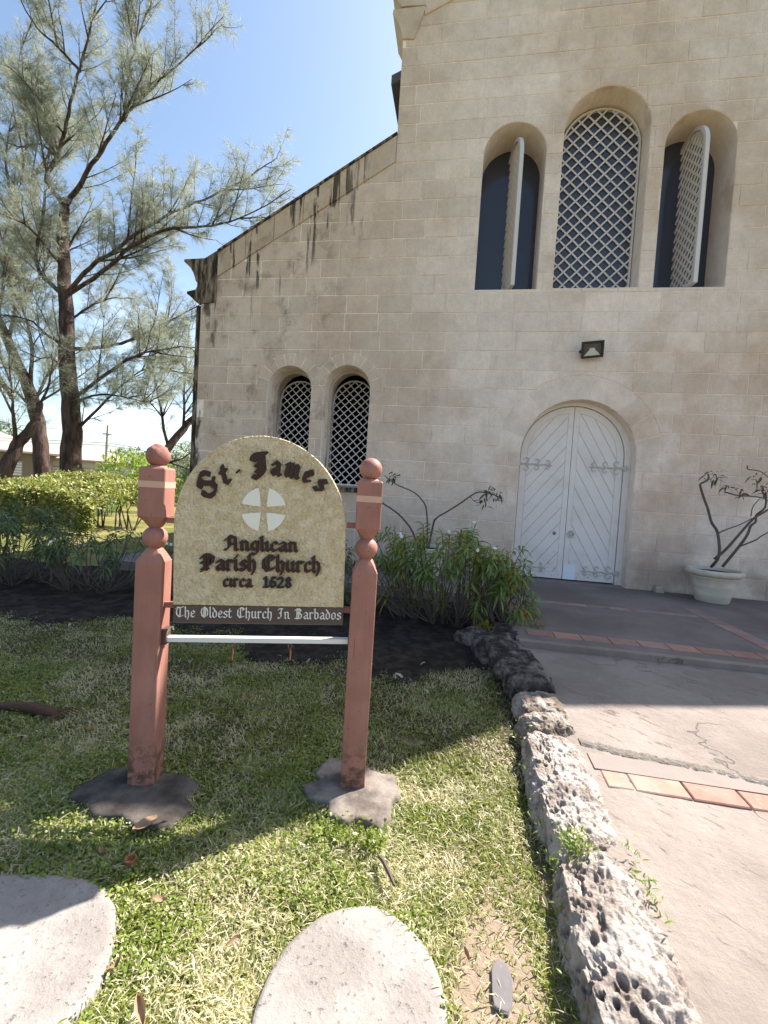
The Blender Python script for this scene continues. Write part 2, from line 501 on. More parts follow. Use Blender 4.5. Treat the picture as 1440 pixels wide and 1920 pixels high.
c = t.mix(t.math('MULTIPLY', t.ramp(t.noise(60, 3), 0.66, 0.72), 0.5), c, (0.09, 0.07, 0.06))
wv = t.n.new('ShaderNodeVectorMath'); wv.operation = 'ADD'; nn_ = t.n.new('ShaderNodeTexNoise'); nn_.inputs['Scale'].default_value = 2.5; nn_.inputs['Detail'].default_value = 6
t.l.new(t.pos, nn_.inputs['Vector']); t.l.new(t.pos, wv.inputs[0]); t.l.new(nn_.outputs['Color'], wv.inputs[1])
crk = t.math('MULTIPLY', t.ramp(t.voro(0.9, 'DISTANCE_TO_EDGE', vec=wv.outputs[0]), 0.012, 0.002), t.ramp(t.noise(1.1, 3), 0.46, 0.56))
c = t.mix(t.math('MULTIPLY', crk, 0.5), c, (0.07, 0.056, 0.048))
c = t.mix(t.math('MULTIPLY', t.ramp(t.noise(9, 7, 0.75), 0.56, 0.72), 0.3), c, (0.15, 0.12, 0.10))
t.color(c)
h = t.math('ADD', t.math('MULTIPLY', t.noise(14, 8, 0.72), 1.2), t.math('MULTIPLY', t.math('ADD', scr, crk), -0.5))
t.bump(h, 0.8, 0.015); M['old_concrete'] = t.m
plain('smooth_concrete', (0.215, 0.178, 0.157), 0.85, 0.10, 8, 0.25, 45)
t = NT('apron_concrete', 0.9, 0.2)
c = t.mix(t.ramp(t.noise(1.2, 6, 0.6), 0.35, 0.68), (0.145, 0.117, 0.106), (0.215, 0.175, 0.160))
c = t.mul(c, t.ramp_lin(t.noise(20, 5, 0.7), 0.82, 1.18))
c = t.mix(t.math('MULTIPLY', t.ramp(t.noise(3.4, 6, 0.65, stretch=(1, 2.4, 1)), 0.56, 0.68), 0.5), c, (0.14, 0.118, 0.112))
t.color(c); t.bump(t.noise(18, 6, 0.65), 0.4, 0.01); M['apron_concrete'] = t.m
t = NT('terracotta', 0.85, 0.2)
c = t.mix(t.ramp(t.noise(7, 5), 0.35, 0.7), (0.32, 0.165, 0.125), (0.32, 0.215, 0.175))
c = t.mul(c, t.rnd(0.82, 1.15))
c = t.mix(t.math('MULTIPLY', t.ramp(t.noise(24, 5, 0.7), 0.55, 0.7), 0.5), c, (0.42, 0.34, 0.29))
t.color(c); t.bump(t.noise(40, 5), 0.35, 0.006); M['terracotta'] = t.m
t = NT('dusty_terracotta', 0.9, 0.2)
c = t.mix(t.ramp(t.noise(5, 5), 0.35, 0.6), (0.30, 0.155, 0.125), (0.27, 0.21, 0.195))
c = t.mul(c, t.rnd(0.85, 1.12))
t.color(c); t.bump(t.noise(30, 5), 0.35, 0.006); M['dusty_terracotta'] = t.m
plain('gravel_joint', (0.17, 0.145, 0.125), 0.95, 0.5, 55, 0.9, 70, bd=0.02)
t = NT('coral_rock', 0.95, 0.1)
c = t.mix(t.ramp(t.noise(7, 6, 0.65), 0.36, 0.62), (0.285, 0.23, 0.197), (0.52, 0.455, 0.408))
c = t.mul(c, t.ramp_lin(t.noise(70, 4, 0.7), 0.75, 1.2))
c = t.mix(t.math('MULTIPLY', t.ramp(t.noise(24, 7, 0.75), 0.55, 0.63), 0.6), c, (0.12, 0.095, 0.08))
t.color(c); t.bump(t.math('ADD', t.noise(75, 6, 0.75), t.math('MULTIPLY', t.voro(60), 0.6)), 1.0, 0.012); M['coral_rock'] = t.m
t = NT('earthy_rock', 0.95, 0.1)
c = t.mix(t.ramp(t.noise(6, 6, 0.65), 0.36, 0.62), (0.16, 0.125, 0.098), (0.38, 0.325, 0.28))
c = t.mul(c, t.ramp_lin(t.noise(60, 4, 0.7), 0.75, 1.2))
t.color(c); t.bump(t.noise(80, 5, 0.7), 0.6, 0.008); M['earthy_rock'] = t.m
t = NT('black_rock', 0.95, 0.1)
c = t.mix(t.ramp(t.noise(8, 6, 0.65), 0.42, 0.68), (0.040, 0.034, 0.031), (0.19, 0.158, 0.138))
t.color(c); t.bump(t.noise(60, 5, 0.7), 0.7, 0.01); M['black_rock'] = t.m
t = NT('slab_stone', 0.9, 0.2)
c = t.mix(t.ramp(t.noise(3.5, 6, 0.6), 0.33, 0.66), (0.235, 0.205, 0.185), (0.33, 0.295, 0.27))
c = t.mul(c, t.ramp_lin(t.noise(50, 4, 0.7), 0.88, 1.12))
c = t.mix(t.math('MULTIPLY', t.ramp(t.noise(11, 6, 0.7), 0.63, 0.70), 0.45), c, (0.20, 0.18, 0.16))
c = t.mix(t.math('MULTIPLY', t.ramp(t.noise(2.3, 7, 0.7), 0.50, 0.70), 0.5), c, (0.19, 0.165, 0.14))
c = t.mix(t.math('MULTIPLY', t.ramp(t.noise(30, 7, 0.8), 0.60, 0.76), 0.4), c, (0.14, 0.12, 0.10))
c = t.mix(t.math('MULTIPLY', t.ramp(t.noise(5, 6, 0.65, stretch=(1, 2.5, 1), dist=1.2), 0.60, 0.72), 0.3), c, (0.17, 0.15, 0.13))
t.color(c); t.bump(t.math('ADD', t.noise(24, 7, 0.72), t.math('MULTIPLY', t.ramp(t.noise(48, 5, 0.75), 0.58, 0.72), -0.7)), 0.8, 0.012); M['slab_stone'] = t.m
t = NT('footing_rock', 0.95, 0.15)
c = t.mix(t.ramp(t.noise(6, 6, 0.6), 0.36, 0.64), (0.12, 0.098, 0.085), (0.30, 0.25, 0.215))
c = t.mix(t.ramp(t.xyz()[0], -0.8, -1.0), t.mul(c, 0.8), t.mul(c, 0.42))  # left footing's colour darkened to stand for the shade over it
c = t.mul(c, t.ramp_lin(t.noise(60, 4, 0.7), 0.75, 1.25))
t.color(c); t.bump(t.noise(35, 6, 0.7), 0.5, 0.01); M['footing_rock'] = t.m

# plants
def leafmat(key, a, b, trans, amt, rough=0.5, scale=3.0, spec=0.3, lo=0.75, hi=1.25):
    t = NT(key, rough, spec)
    c = t.mix(t.ramp(t.noise(scale, 3), 0.35, 0.65), a, b)
    r = t.isl(lo, hi)
    c = t.mul(c, r)
    tr = t.mul(trans, r)
    t.leaf(c, tr, amt); M[key] = t.m

def grassmat():
    t = NT('grass_blade', 0.42, 0.5)
    patch = t.ramp(t.noise(2.2, 5, 0.6), 0.40, 0.62)
    ri = t.geo.outputs['Random Per Island']
    dry = t.ramp(t.math('ADD', t.math('MULTIPLY', patch, 0.55), t.math('MULTIPLY', ri, 0.6)), 0.54, 0.68)
    g = t.mix(ri, (0.125, 0.172, 0.022), (0.315, 0.335, 0.066))
    d = t.mix(t.math('FRACT', t.math('MULTIPLY', ri, 7.31)), (0.60, 0.535, 0.365), (0.44, 0.42, 0.185))
    c = t.mix(dry, g, d)
    t.leaf(c, t.mul(c, 1.6), 0.45); M['grass_blade'] = t.m
grassmat()
leafmat('clover_leaf', (0.12, 0.175, 0.025), (0.23, 0.275, 0.05), (0.34, 0.42, 0.05), 0.35, 0.4, 5, 0.5)
leafmat('straw', (0.46, 0.38, 0.25), (0.60, 0.52, 0.38), (0.42, 0.34, 0.2), 0.2, scale=8)
leafmat('shrub_leaf', (0.11, 0.18, 0.042), (0.17, 0.225, 0.058), (0.20, 0.30, 0.045), 0.35, 0.4, spec=0.5)
leafmat('yellow_leaf', (0.22, 0.20, 0.02), (0.30, 0.22, 0.03), (0.34, 0.30, 0.03), 0.4, 0.4)
leafmat('dark_shrub_leaf', (0.058, 0.095, 0.035), (0.09, 0.13, 0.045), (0.12, 0.19, 0.04), 0.3, 0.4, spec=0.4)
leafmat('hedge_leaf', (0.16, 0.19, 0.05), (0.30, 0.29, 0.10), (0.40, 0.42, 0.08), 0.22, 0.45)
leafmat('bright_leaf', (0.10, 0.165, 0.025), (0.16, 0.22, 0.035), (0.32, 0.42, 0.04), 0.45, 0.45, 1.0)
leafmat('far_leaf', (0.045, 0.075, 0.032), (0.075, 0.105, 0.042), (0.12, 0.18, 0.05), 0.35, 0.6, 0.6)
leafmat('needle', (0.125, 0.145, 0.105), (0.20, 0.21, 0.155), (0.40, 0.42, 0.31), 0.45, 0.6, 0.5, lo=0.6, hi=1.4)
leafmat('frangipani_leaf', (0.055, 0.065, 0.028), (0.10, 0.075, 0.038), (0.12, 0.12, 0.04), 0.3, 0.5, 20)
leafmat('red_leaf', (0.22, 0.075, 0.06), (0.14, 0.085, 0.045), (0.22, 0.08, 0.05), 0.3, 0.5, 20)
leafmat('white_petal', (0.80, 0.79, 0.74), (0.84, 0.83, 0.78), (0.7, 0.7, 0.62), 0.25, 0.5, lo=0.95, hi=1.03)
leafmat('dead_leaf', (0.26, 0.155, 0.085), (0.36, 0.24, 0.15), (0.3, 0.16, 0.07), 0.2, 0.7, 9)
leafmat('pale_dead_leaf', (0.42, 0.37, 0.27), (0.50, 0.45, 0.34), (0.4, 0.34, 0.2), 0.2, 0.7, 9)
t = NT('bark', 0.95, 0.1)
c = t.mix(t.ramp(t.noise(2.2, 6, 0.65, stretch=(3, 3, 0.7)), 0.36, 0.64), (0.045, 0.031, 0.027), (0.125, 0.083, 0.068))
t.color(c); t.bump(t.noise(9, 6, 0.7, stretch=(2, 2, 0.45)), 0.9, 0.06); M['bark'] = t.m
plain('twig', (0.11, 0.08, 0.062), 0.9, 0.3, 12, 0.3)
plain('grey_stem', (0.105, 0.085, 0.072), 0.85, 0.3, 25, 0.4)
t = NT('pot_plastic', 0.75, 0.25)
c = t.mix(t.ramp(t.noise(5, 5), 0.36, 0.66), (0.50, 0.43, 0.345), (0.58, 0.51, 0.42))
c = t.mix(t.math('MULTIPLY', t.ramp(t.noise(14, 6, 0.7), 0.58, 0.7), 0.5), c, (0.26, 0.21, 0.15))
t.color(c); t.bump(t.noise(26, 5), 0.3, 0.006); M['pot_plastic'] = t.m
plain('house_wall', (0.46, 0.42, 0.385), 0.9, 0.06, 1)
plain('house_dark_wall', (0.17, 0.135, 0.095), 0.9, 0.15, 1)
plain('house_roof', (0.36, 0.27, 0.24), 0.8, 0.1, 2)
plain('shutter', (0.26, 0.26, 0.27), 0.6, 0.05)
plain('pole_wood', (0.33, 0.31, 0.28), 0.9, 0.15, 3)
plain('wire', (0.03, 0.03, 0.03), 0.6, 0.0)
plain('palm_brown', (0.075, 0.038, 0.027), 0.9, 0.5, 40, 0.8, 60)
plain('slate_chip', (0.145, 0.13, 0.13), 0.85, 0.15, 30, 0.4)
plain('brown_shard', (0.36, 0.13, 0.055), 0.7, 0.2, 30, 0.3)

# ------------------------------------------------------------------ ground
def sheet(name, x0, x1, y0, y1, step, zf, mat, kind='structure', smooth=True):
    nx, ny = max(1, int(round((x1-x0)/step))), max(1, int(round((y1-y0)/step)))
    X, Y = np.meshgrid(np.linspace(x0, x1, nx+1), np.linspace(y0, y1, ny+1))
    V = np.c_[X.ravel(), Y.ravel(), np.zeros(X.size)]
    V[:, 2] = zf(V[:, 0], V[:, 1])
    a = (np.arange(ny)[:, None]*(nx+1) + np.arange(nx)[None]).ravel()
    L = np.c_[a, a+1, a+nx+2, a+nx+1]
    o = link(name, big_mesh(name, V, L, np.full(len(L), 4), smooth), mat)
    if kind: tag(o, kind=kind)
    return o

g = MB(); g.add([(-600, -600, -0.06), (600, -600, -0.06), (600, 600, -0.06), (-600, 600, -0.06)], [(0, 1, 2, 3)])
tag(g.build("ground", M['far_lawn']), kind='structure')

def lawn_z(x, y):
    P = np.c_[x, y]
    return (vnoise(P, 2.0, 3, 3) - 0.5) * 0.03 + (vnoise(P, 14, 5, 2) - 0.5) * 0.012
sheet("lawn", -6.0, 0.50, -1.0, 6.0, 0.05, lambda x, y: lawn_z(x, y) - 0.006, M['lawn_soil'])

BED = [(-7.0, 3.7), (-4.3, 3.72), (-2.9, 3.74), (-2.2, 3.36), (-1.6, 3.45), (-1.0, 3.50), (-0.4, 3.24), (0.2, 3.22), (0.52, 3.5), (0.56, 5.0), (0.60, 5.90), (-7.0, 5.90)]
def bed_z(x, y):
    P = np.c_[x, y]
    n = (vnoise(P, 3, 21, 3) - 0.5)
    edge = 3.50 + 0.22*np.sin(x*1.9 + 0.6) + 0.14*np.sin(x*5.3) - np.where(x > -0.7, 0.22, 0) + (vnoise(P, 5, 23, 2) - 0.5)*0.35
    edge = np.where(x < -2.6, edge + 0.22, edge)
    rise = np.clip((y - edge) / 0.35, 0, 1)
    return -0.035 + rise * (0.060 + 0.05*np.clip((y-3.6)/2, 0, 1)) + n*0.05*rise + (vnoise(P, 22, 27, 3)-0.5)*0.035*rise
sheet("soil_bed", -7.0, 0.62, 2.9, 5.90, 0.04, bed_z, M['bed_soil'])

def path_z(x, y):
    P = np.c_[x, y]
    return 0.10 + (vnoise(P, 3, 41, 3) - 0.5)*0.012 + (vnoise(P, 16, 43, 3) - 0.5)*0.007 + np.clip((y - 2.75)/1.3, 0, 1)*0.055
path = sheet("path", 0.58, 9.0, -1.5, 4.14, 0.06, path_z, M['old_concrete'])
apron = MB()
apron.box((0.60, 4.14, 0.0), (9.0, 7.39, 0.20)); apron.box((-5.2, 5.90, 0.0), (0.60, 7.39, 0.20))
bmm = apron.mesh("church_apron")
apron_o = link("church_apron", bmm, M['apron_concrete']); tag(apron_o, kind='structure')
lip = MB(); lip.box((0.62, 4.10, 0.10), (9.0, 4.18, 0.206)); lip.build("edging_lip", M['old_concrete'], apron_o)
lip = MB(); lip.box((-5.2, 5.87, 0.0), (0.58, 5.95, 0.206)); lip.build("edging_lip", M['smooth_concrete'], apron_o)

def bevel_box(a, b, bev=0.006):
    x0, y0, z0 = a; x1, y1, z1 = b
    m = MB(); q = bev
    m.add([(x0,y0,z0),(x1,y0,z0),(x1,y1,z0),(x0,y1,z0),(x0,y0,z1-q),(x1,y0,z1-q),(x1,y1,z1-q),(x0,y1,z1-q),(x0+q,y0+q,z1),(x1-q,y0+q,z1),(x1-q,y1-q,z1),(x0+q,y1-q,z1)],
          [(0,3,2,1),(0,1,5,4),(1,2,6,5),(2,3,7,6),(3,0,4,7),(4,5,9,8),(5,6,10,9),(6,7,11,10),(7,4,8,11),(8,9,10,11)])
    return m
x = 0.80
first = True
while x < 3.2:                       # terracotta course across the near path
    w = 0.125 if first else 0.25 + random.uniform(-.008, .008); first = False
    bevel_box((x+.004, 2.265+random.uniform(-.004,.004), 0.04), (x+w-.004, 2.395, 0.108+random.uniform(-.002,.003)), .005).build("brick", M['terracotta'], path)
    x += w
jb = MB(); jb.box((0.78, 2.40, 0.05), (3.4, 2.545, 0.1075)); jb.build("concrete_band", M['smooth_concrete'], path)
def joint_z(x, y):
    P = np.c_[x, y]; mid = 2.64 - 0.18*(x-0.78) + (vnoise(P, 4, 61, 2)-0.5)*0.05
    d = np.clip(1 - np.abs(y-mid)/0.055, 0, 1)
    return 0.075 + 0.036*np.clip(d*3, 0, 1) + (vnoise(P, 55, 63, 3)-0.5)*0.028*np.clip(d*3, 0, 1)
gj = sheet("gravel_joint", 0.77, 3.2, 2.10, 2.72, 0.018, joint_z, M['gravel_joint'], None); gj.parent = path; tag(gj, kind='stuff')
x = 0.72
while x < 4.6:                       # terracotta course behind the step
    bevel_box((x+.004, 4.33, 0.15), (x+.246, 4.515, 0.2075+random.uniform(-.001,.002)), .004).build("brick", M['terracotta'], apron_o); x += .25
x = 0.66
while x < 2.9:
    bevel_box((x+.004, 5.80, 0.15), (x+.246, 5.92, 0.2055), .004).build("brick", M['dusty_terracotta'], apron_o); x += .25
y = 4.55
while y < 6.1:
    bevel_box((2.92, y+.004, 0.15), (3.10, y+.246, 0.2055), .004).build("brick", M['dusty_terracotta'], apron_o); y += .25

# ------------------------------------------------------------------ church
FY = 7.40                            # front face of the facade
AX = 1.77                            # axis of the middle bay
XL, XR = -4.72, 8.26
NL, NR = -1.38, 4.92
TH = 0.65
church = thing("church", (AX, FY, 0.2), "pale limestone church front with arched lattice windows and a white double door", "church")

def coping_top(x): return 7.27 + 0.583*(x - NL) if x < AX else 7.27 - 0.583*(x - NR)
outline = [(XL, 0.05), (XR, 0.05), (XR, coping_top(XR) - 0.40), (NR, 7.27 - 0.40), (NR, 9.10), (AX, 10.42), (NL, 9.10), (NL, 7.27 - 0.40), (XL, coping_top(XL) - 0.40)]
OPEN = {
    'door': arch(1.765, 0.855, 0.10, 2.22),
    'wl': arch(0.495, 0.475, 4.76, 6.84),
    'wm': arch(1.825, 0.615, 4.77, 7.13),
    'wr': arch(3.135, 0.485, 4.76, 6.82),
    's1': arch(-3.00, 0.395, 1.50, 3.13),
    's2': arch(-1.98, 0.400, 1.50, 3.15),
}
ops = list(OPEN.values())
bm = cdt_region([outline] + ops, lambda s: s == {0})
me = solid_from_2d(bm, FY, FY + TH, "facade_wall")
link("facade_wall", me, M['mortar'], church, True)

# voussoirs round the small windows and the door
def voussoirs(cx, spring, r0, r1, n, a0=0.0, a1=math.pi, proud=0.0035):
    for i in range(n):
        t0, t1 = a0 + (a1-a0)*i/n + 0.004/r0, a0 + (a1-a0)*(i+1)/n - 0.004/r0
        pts = []
        for k in range(4): t = t0 + (t1-t0)*k/3; pts.append((cx + r0*math.cos(t), spring + r0*math.sin(t)))
        for k in range(4): t = t1 + (t0-t1)*k/3; pts.append((cx + r1*math.cos(t), spring + r1*math.sin(t)))
        me = prism(pts, FY - proud - random.uniform(0, .0012), FY + 0.03, "voussoir", .003)
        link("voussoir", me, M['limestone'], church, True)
RINGS = []
for key, cx, sp_, r0, r1, n in (('door', 1.765, 2.22, 0.857, 1.22, 11), ('s1', -3.0, 3.13, 0.397, 0.60, 8), ('s2', -1.98, 3.15, 0.402, 0.60, 8)):
    a0, a1 = 0.0, math.pi
    if key == 's1': a0 = 0.42
    if key == 's2': a1 = math.pi - 0.36
    voussoirs(cx, sp_, r0, r1, n, a0, a1)
    ring = [(cx + (r1+.007)*math.cos(a0 + (a1-a0)*i/24), sp_ + (r1+.007)*math.sin(a0 + (a1-a0)*i/24)) for i in range(25)]
    RINGS.append(ring + [(cx, sp_)])
holes = [arch(cx, h + .006, z0 - .006, s_) for cx, h, z0, s_ in ((1.765, .855, .1, 2.22), (.495, .475, 4.76, 6.84), (1.825, .615, 4.77, 7.13), (3.135, .485, 4.76, 6.82), (-3.0, .395, 1.5, 3.13), (-1.98, .40, 1.5, 3.15))] + RINGS
def bbox(p): return min(q[0] for q in p), max(q[0] for q in p), min(q[1] for q in p), max(q[1] for q in p)
HB = [bbox(h) for h in holes]
left_half = [(XL, 0.0), (AX, 0.0), (AX, 12.0 - .05), (NL, 9.60), (NL, 7.27 - .44), (XL, coping_top(XL) - .44)]
CH, BL, GAP = 0.300, 0.545, 0.0055
blocks = []
row = 0
z = 0.20
while z < 9.9:
    x = XL - (BL*0.5 if row % 2 else 0.0) + (0.13 if row % 5 == 3 else 0)
    while x < 5.2:
        w = BL * random.uniform(0.93, 1.07)
        x0, x1 = max(x + GAP, XL + .002), x + w - GAP
        x += w
        if x1 - x0 < 0.06: continue
        dz = random.uniform(-.004, .004)
        poly = [(x0, z + GAP), (x1, z + GAP), (x1, z + CH - GAP), (x0, z + CH - GAP)]
        # cut by the sloping aisle top / nave edges
        if x0 < NL:
            if x1 > NL - .02 and z + CH < 6.7: pass
            elif (x0 + x1)/2 < NL:
                if x1 > NL + .05:
                    extra = clip(poly, [(NL + .002, 0), (9, 0), (9, 12), (NL + .002, 12)])
                    if len(extra) > 2: blocks.append((extra, [], NL + .1, z))
                poly = clip(poly, [(XL, 0), (NL, 0), (NL, 6.82), (XL, coping_top(XL) - .455)])
            else:
                poly = clip(poly, [(NL + .002, 0), (9, 0), (9, 12), (NL + .002, 12)])
        elif x1 > NR:
            if z > 6.4: poly = clip(poly, [(0, 0), (NR - .002, 0), (NR - .002, 12), (0, 12)])
        if z > 9.0: poly = clip(poly, [(NL, 0), (NR, 0), (NR, 9.09), (AX, 10.41), (NL, 9.09)]) if poly else poly
        if len(poly) < 3 or abs(area2(poly)) < 0.01: continue
        bb = bbox(poly)
        hs = [h for h, b in zip(holes, HB) if b[0] < bb[1] and b[1] > bb[0] and b[2] < bb[3] and b[3] > bb[2]]
        blocks.append((poly, hs, (x0+x1)/2, z))
    z += CH; row += 1
# the 290 that show largest stay single parts: seen unobstructed, inside the frame
def frame_px(x, z):
    d = Vector((x, FY, z)) - Vector((0, 0, 1.45)); k = 448 / d.dot(_f)
    return 384 + k*d.dot(_r2), 512 - k*d.dot(_u2)
def shown(b):
    px, py = frame_px(b[2], b[3] + .15)
    if not (0 < px < 768 and 0 < py < 1024): return -1
    hid = 1.0
    if b[2] < -1.2 and b[3] < 1.7: hid = 0.1
    if b[2] < 0.9 and b[3] < 0.95: hid = 0.2
    return abs(area2(b[0])) * hid * (1.0 if b[2] < 3.0 or b[3] < 4.0 else 0.7)
order = sorted(range(len(blocks)), key=lambda i: -shown(blocks[i]))
single = set(i for i in order[:288] if shown(blocks[i]) > 0)
rest_v, rest_f = [], []
for i, (poly, hs, cx, cz) in enumerate(blocks):
    bm = cdt_region([poly] + hs, lambda s: s == {0}) if hs else None
    if bm is not None and not bm.faces: bm.free(); continue
    front = FY - 0.004 - random.uniform(0, .0055)
    if bm is not None:
        a = sum(f.calc_area() for f in bm.faces)
        if a < 0.006: bm.free(); continue
        me = solid_from_2d(bm, front, FY + 0.03, "stone_block", bevel=.0035)
    else:
        me = prism(poly, front, FY + 0.03, "stone_block", bevel=.0045)
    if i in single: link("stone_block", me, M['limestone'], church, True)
    else:
        n = len(rest_v); rest_v += [v.co[:] for v in me.vertices]; rest_f += [[n + k for k in p.vertices] for p in me.polygons]
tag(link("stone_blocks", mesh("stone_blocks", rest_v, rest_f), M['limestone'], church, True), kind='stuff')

# raking coping stones of the aisles, then the kneelers
def coping_side(sgn):
    n = 6
    xs = [-4.43 + (NL + 4.43)*i/n for i in range(n+1)]
    for a, b in zip(xs[:-1], xs[1:]):
        a2, b2 = a + .004, b - .004
        p = [(a2, coping_top(a2) - .455), (b2, coping_top(b2) - .455), (b2, coping_top(b2) - .04), (a2, coping_top(a2) - .04)]
        cp = [(a, coping_top(a) - .04), (b, coping_top(b) - .04), (b, coping_top(b)), (a, coping_top(a))]
        if sgn > 0: p = [(2*AX - q[0], q[1]) for q in p]; cp = [(2*AX - q[0], q[1]) for q in cp]
        st = link("coping_stone", prism(p, FY - 0.022 - random.uniform(0, .004), FY + TH, "coping_stone", .004), M['coping'], church, True)
        link("weathered_cap", prism(cp, FY - 0.05, FY + TH + .05, "weathered_cap", .004), M['sooty_stone'], church, True)
coping_side(-1); coping_side(1)
KN = [(-4.43, 5.49), (-4.67, 5.36), (-5.07, 5.35), (-5.07, 5.31), (-5.02, 5.27), (-4.94, 5.20), (-4.88, 5.11), (-4.845, 5.02), (-4.83, 4.965), (-4.80, 4.955), (-4.80, 4.87), (-4.83, 4.82), (-4.99, 4.79), (-4.99, 4.75), (-4.93, 4.71), (-4.86, 4.65), (-4.80, 4.60), (-4.72, 4.575), (-4.43, 4.60)]
link("kneeler", prism(KN, FY - 0.03, FY + TH, "kneeler", .006), M['sooty_stone'], church, True)
link("kneeler", prism([(2*AX - q[0], q[1]) for q in KN], FY - 0.03, FY + TH, "kneeler", .006), M['sooty_stone'], church, True)
# nave kneelers and gable coping (out-of-frame gable and right kneeler shaped for their shadow)
NK = [(-1.05, 9.40), (-1.28, 9.30), (-1.54, 9.29), (-1.53, 9.26), (-1.48, 9.235), (-1.43, 9.21), (-1.40, 9.20), (-1.05, 9.20)]
NKL = [(-1.05, 9.42), (-1.05, 9.66), (-1.28, 9.58), (-1.62, 9.57), (-1.60, 9.50), (-1.53, 9.38), (-1.48, 9.28), (-1.44, 9.22), (-1.05, 9.20)]
NK2 = [(-1.02, 9.19), (-1.56, 9.19), (-1.57, 9.14), (-1.52, 9.05), (-1.44, 8.92), (-1.385, 8.72), (-1.2, 8.70), (-1.10, 9.0)]
for q in (NK, NK2):
    link("kneeler", prism(NKL if q is NK else q, FY - 0.03, FY + TH, "kneeler", .006), M['coping'], church, True)
    link("kneeler", prism([(2*AX - p[0], p[1]) for p in q], FY - 0.03, FY + TH, "kneeler", .006), M['coping'], church, True)  # right kneeler, shaped for its shadow
for s_ in (-1, 1):
    p = [(-1.05, 9.05), (AX, 10.26), (AX, 10.60), (-1.05, 9.39)]
    if s_ > 0: p = [(2*AX - q[0], q[1]) for q in p]
    link("gable_coping", prism(p, FY - 0.03, FY + TH, "gable_coping", .006), M['coping'], church, True)

# body of the church behind the facade
def wallbox(name, a, b, mat): 
    m = MB(); m.box(a, b); return m.build(name, M[mat], church, False, True)
YB = 27.0
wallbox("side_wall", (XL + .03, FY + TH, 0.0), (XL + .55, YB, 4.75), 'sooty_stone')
wallbox("side_wall", (XR - .55, FY + TH, 0.0), (XR - .03, YB, 4.75), 'limestone')
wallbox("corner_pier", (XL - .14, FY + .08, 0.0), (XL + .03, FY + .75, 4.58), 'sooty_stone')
wallbox("back_wall", (XL + .03, YB, 0.0), (XR - .03, YB + .5, 8.7), 'limestone')
wallbox("nave_wall", (NL + .02, FY + TH, 6.3), (NL + .52, YB, 8.75), 'limestone')
wallbox("nave_wall", (NR - .52, FY + TH, 6.3), (NR - .02, YB, 8.75), 'limestone')
wallbox("church_floor", (XL + .03, FY + TH, 0.0), (XR - .03, YB, 0.18), 'dark_interior')
def roof(pts, y0, y1):
    link("roof", prism(pts, y0, y1, "roof"), M['roof_slate'], church, True)
roof([(XL - .25, 4.72), (NL + .02, 6.72), (NL + .02, 6.85), (XL - .25, 4.87)], FY + TH + .06, YB)
roof([(2*AX - q[0], q[1]) for q in [(XL - .25, 4.72), (NL + .02, 6.72), (NL + .02, 6.85), (XL - .25, 4.87)]], FY + TH + .06, YB)
roof([(NL - .30, 8.68), (AX, 10.10), (AX, 10.26), (NL - .30, 8.84)], FY + TH + .06, YB)
roof([(2*AX - q[0], q[1]) for q in [(NL - .30, 8.68), (AX, 10.10), (AX, 10.26), (NL - .30, 8.84)]], FY + TH + .06, YB)

# --- windows
def bars_in(poly, step, ang, off=0.0):
    """line segments at angle ang clipped to a convex loop"""
    cx = sum(p[0] for p in poly)/len(poly); cz = sum(p[1] for p in poly)/len(poly)
    d = (math.cos(ang), math.sin(ang)); n = (-d[1], d[0]); out = []
    for k in range(-60, 61):
        o = (cx + n[0]*(k*step + off), cz + n[1]*(k*step + off)); ts = []
        for i in range(len(poly)):
            a, b = poly[i], poly[(i+1) % len(poly)]
            sa = (a[0]-o[0])*n[0] + (a[1]-o[1])*n[1]; sb = (b[0]-o[0])*n[0] + (b[1]-o[1])*n[1]
            if (sa > 0) != (sb > 0):
                t = sa/(sa-sb); q = (a[0]+(b[0]-a[0])*t, a[1]+(b[1]-a[1])*t)
                ts.append((q[0]-o[0])*d[0] + (q[1]-o[1])*d[1])
        if len(ts) == 2 and abs(ts[0]-ts[1]) > 0.03:
            out.append(((o[0]+d[0]*min(ts), o[1]+d[1]*min(ts)), (o[0]+d[0]*max(ts), o[1]+d[1]*max(ts))))
    return out
def bar_poly(a, b, w):
    d = Vector((b[0]-a[0], b[1]-a[1])).normalized(); n = Vector((-d.y, d.x))*w/2
    return [(a[0]-n.x, a[1]-n.y), (b[0]-n.x, b[1]-n.y), (b[0]+n.x, b[1]+n.y), (a[0]+n.x, a[1]+n.y)]
def shrink(half, z0, spring, d): return half - d, z0 + d, spring
def lattice_panel(root, half, z0, spring, step, fw, bw, ang=math.radians(45), thick=0.03, pane_or_added_sheet=False):
    """arched frame filled with crossed bars, in root's own x-z plane around x = 0"""
    outer = arch(0, half, z0, spring, 18); inner = arch(0, half - fw, z0 + fw, spring, 18)
    bm = cdt_region([outer, inner], lambda s: s == {0})
    link("frame", solid_from_2d(bm, -thick*.6, thick*.6, "frame"), M['white_lattice_paint'], root)
    mid = arch(0, half - fw*.7, z0 + fw*.7, spring, 18)
    for k, a in enumerate((ang, math.pi - ang)):
        for p, q in bars_in(mid, step, a):
            y0 = -thick*.45 + k*thick*.36
            link("lattice_bar", prism(bar_poly(p, q, bw), y0, y0 + thick*.33, "lattice_bar"), M['white_lattice_paint'], root)
    if pane_or_added_sheet:
        link("pane_or_added_sheet", prism(arch(0, half - fw*.6, z0 + fw*.6, spring, 18), thick*.62, thick*.62 + .006, "pane_or_added_sheet"), M['dark_pane_or_added_sheet'], root)
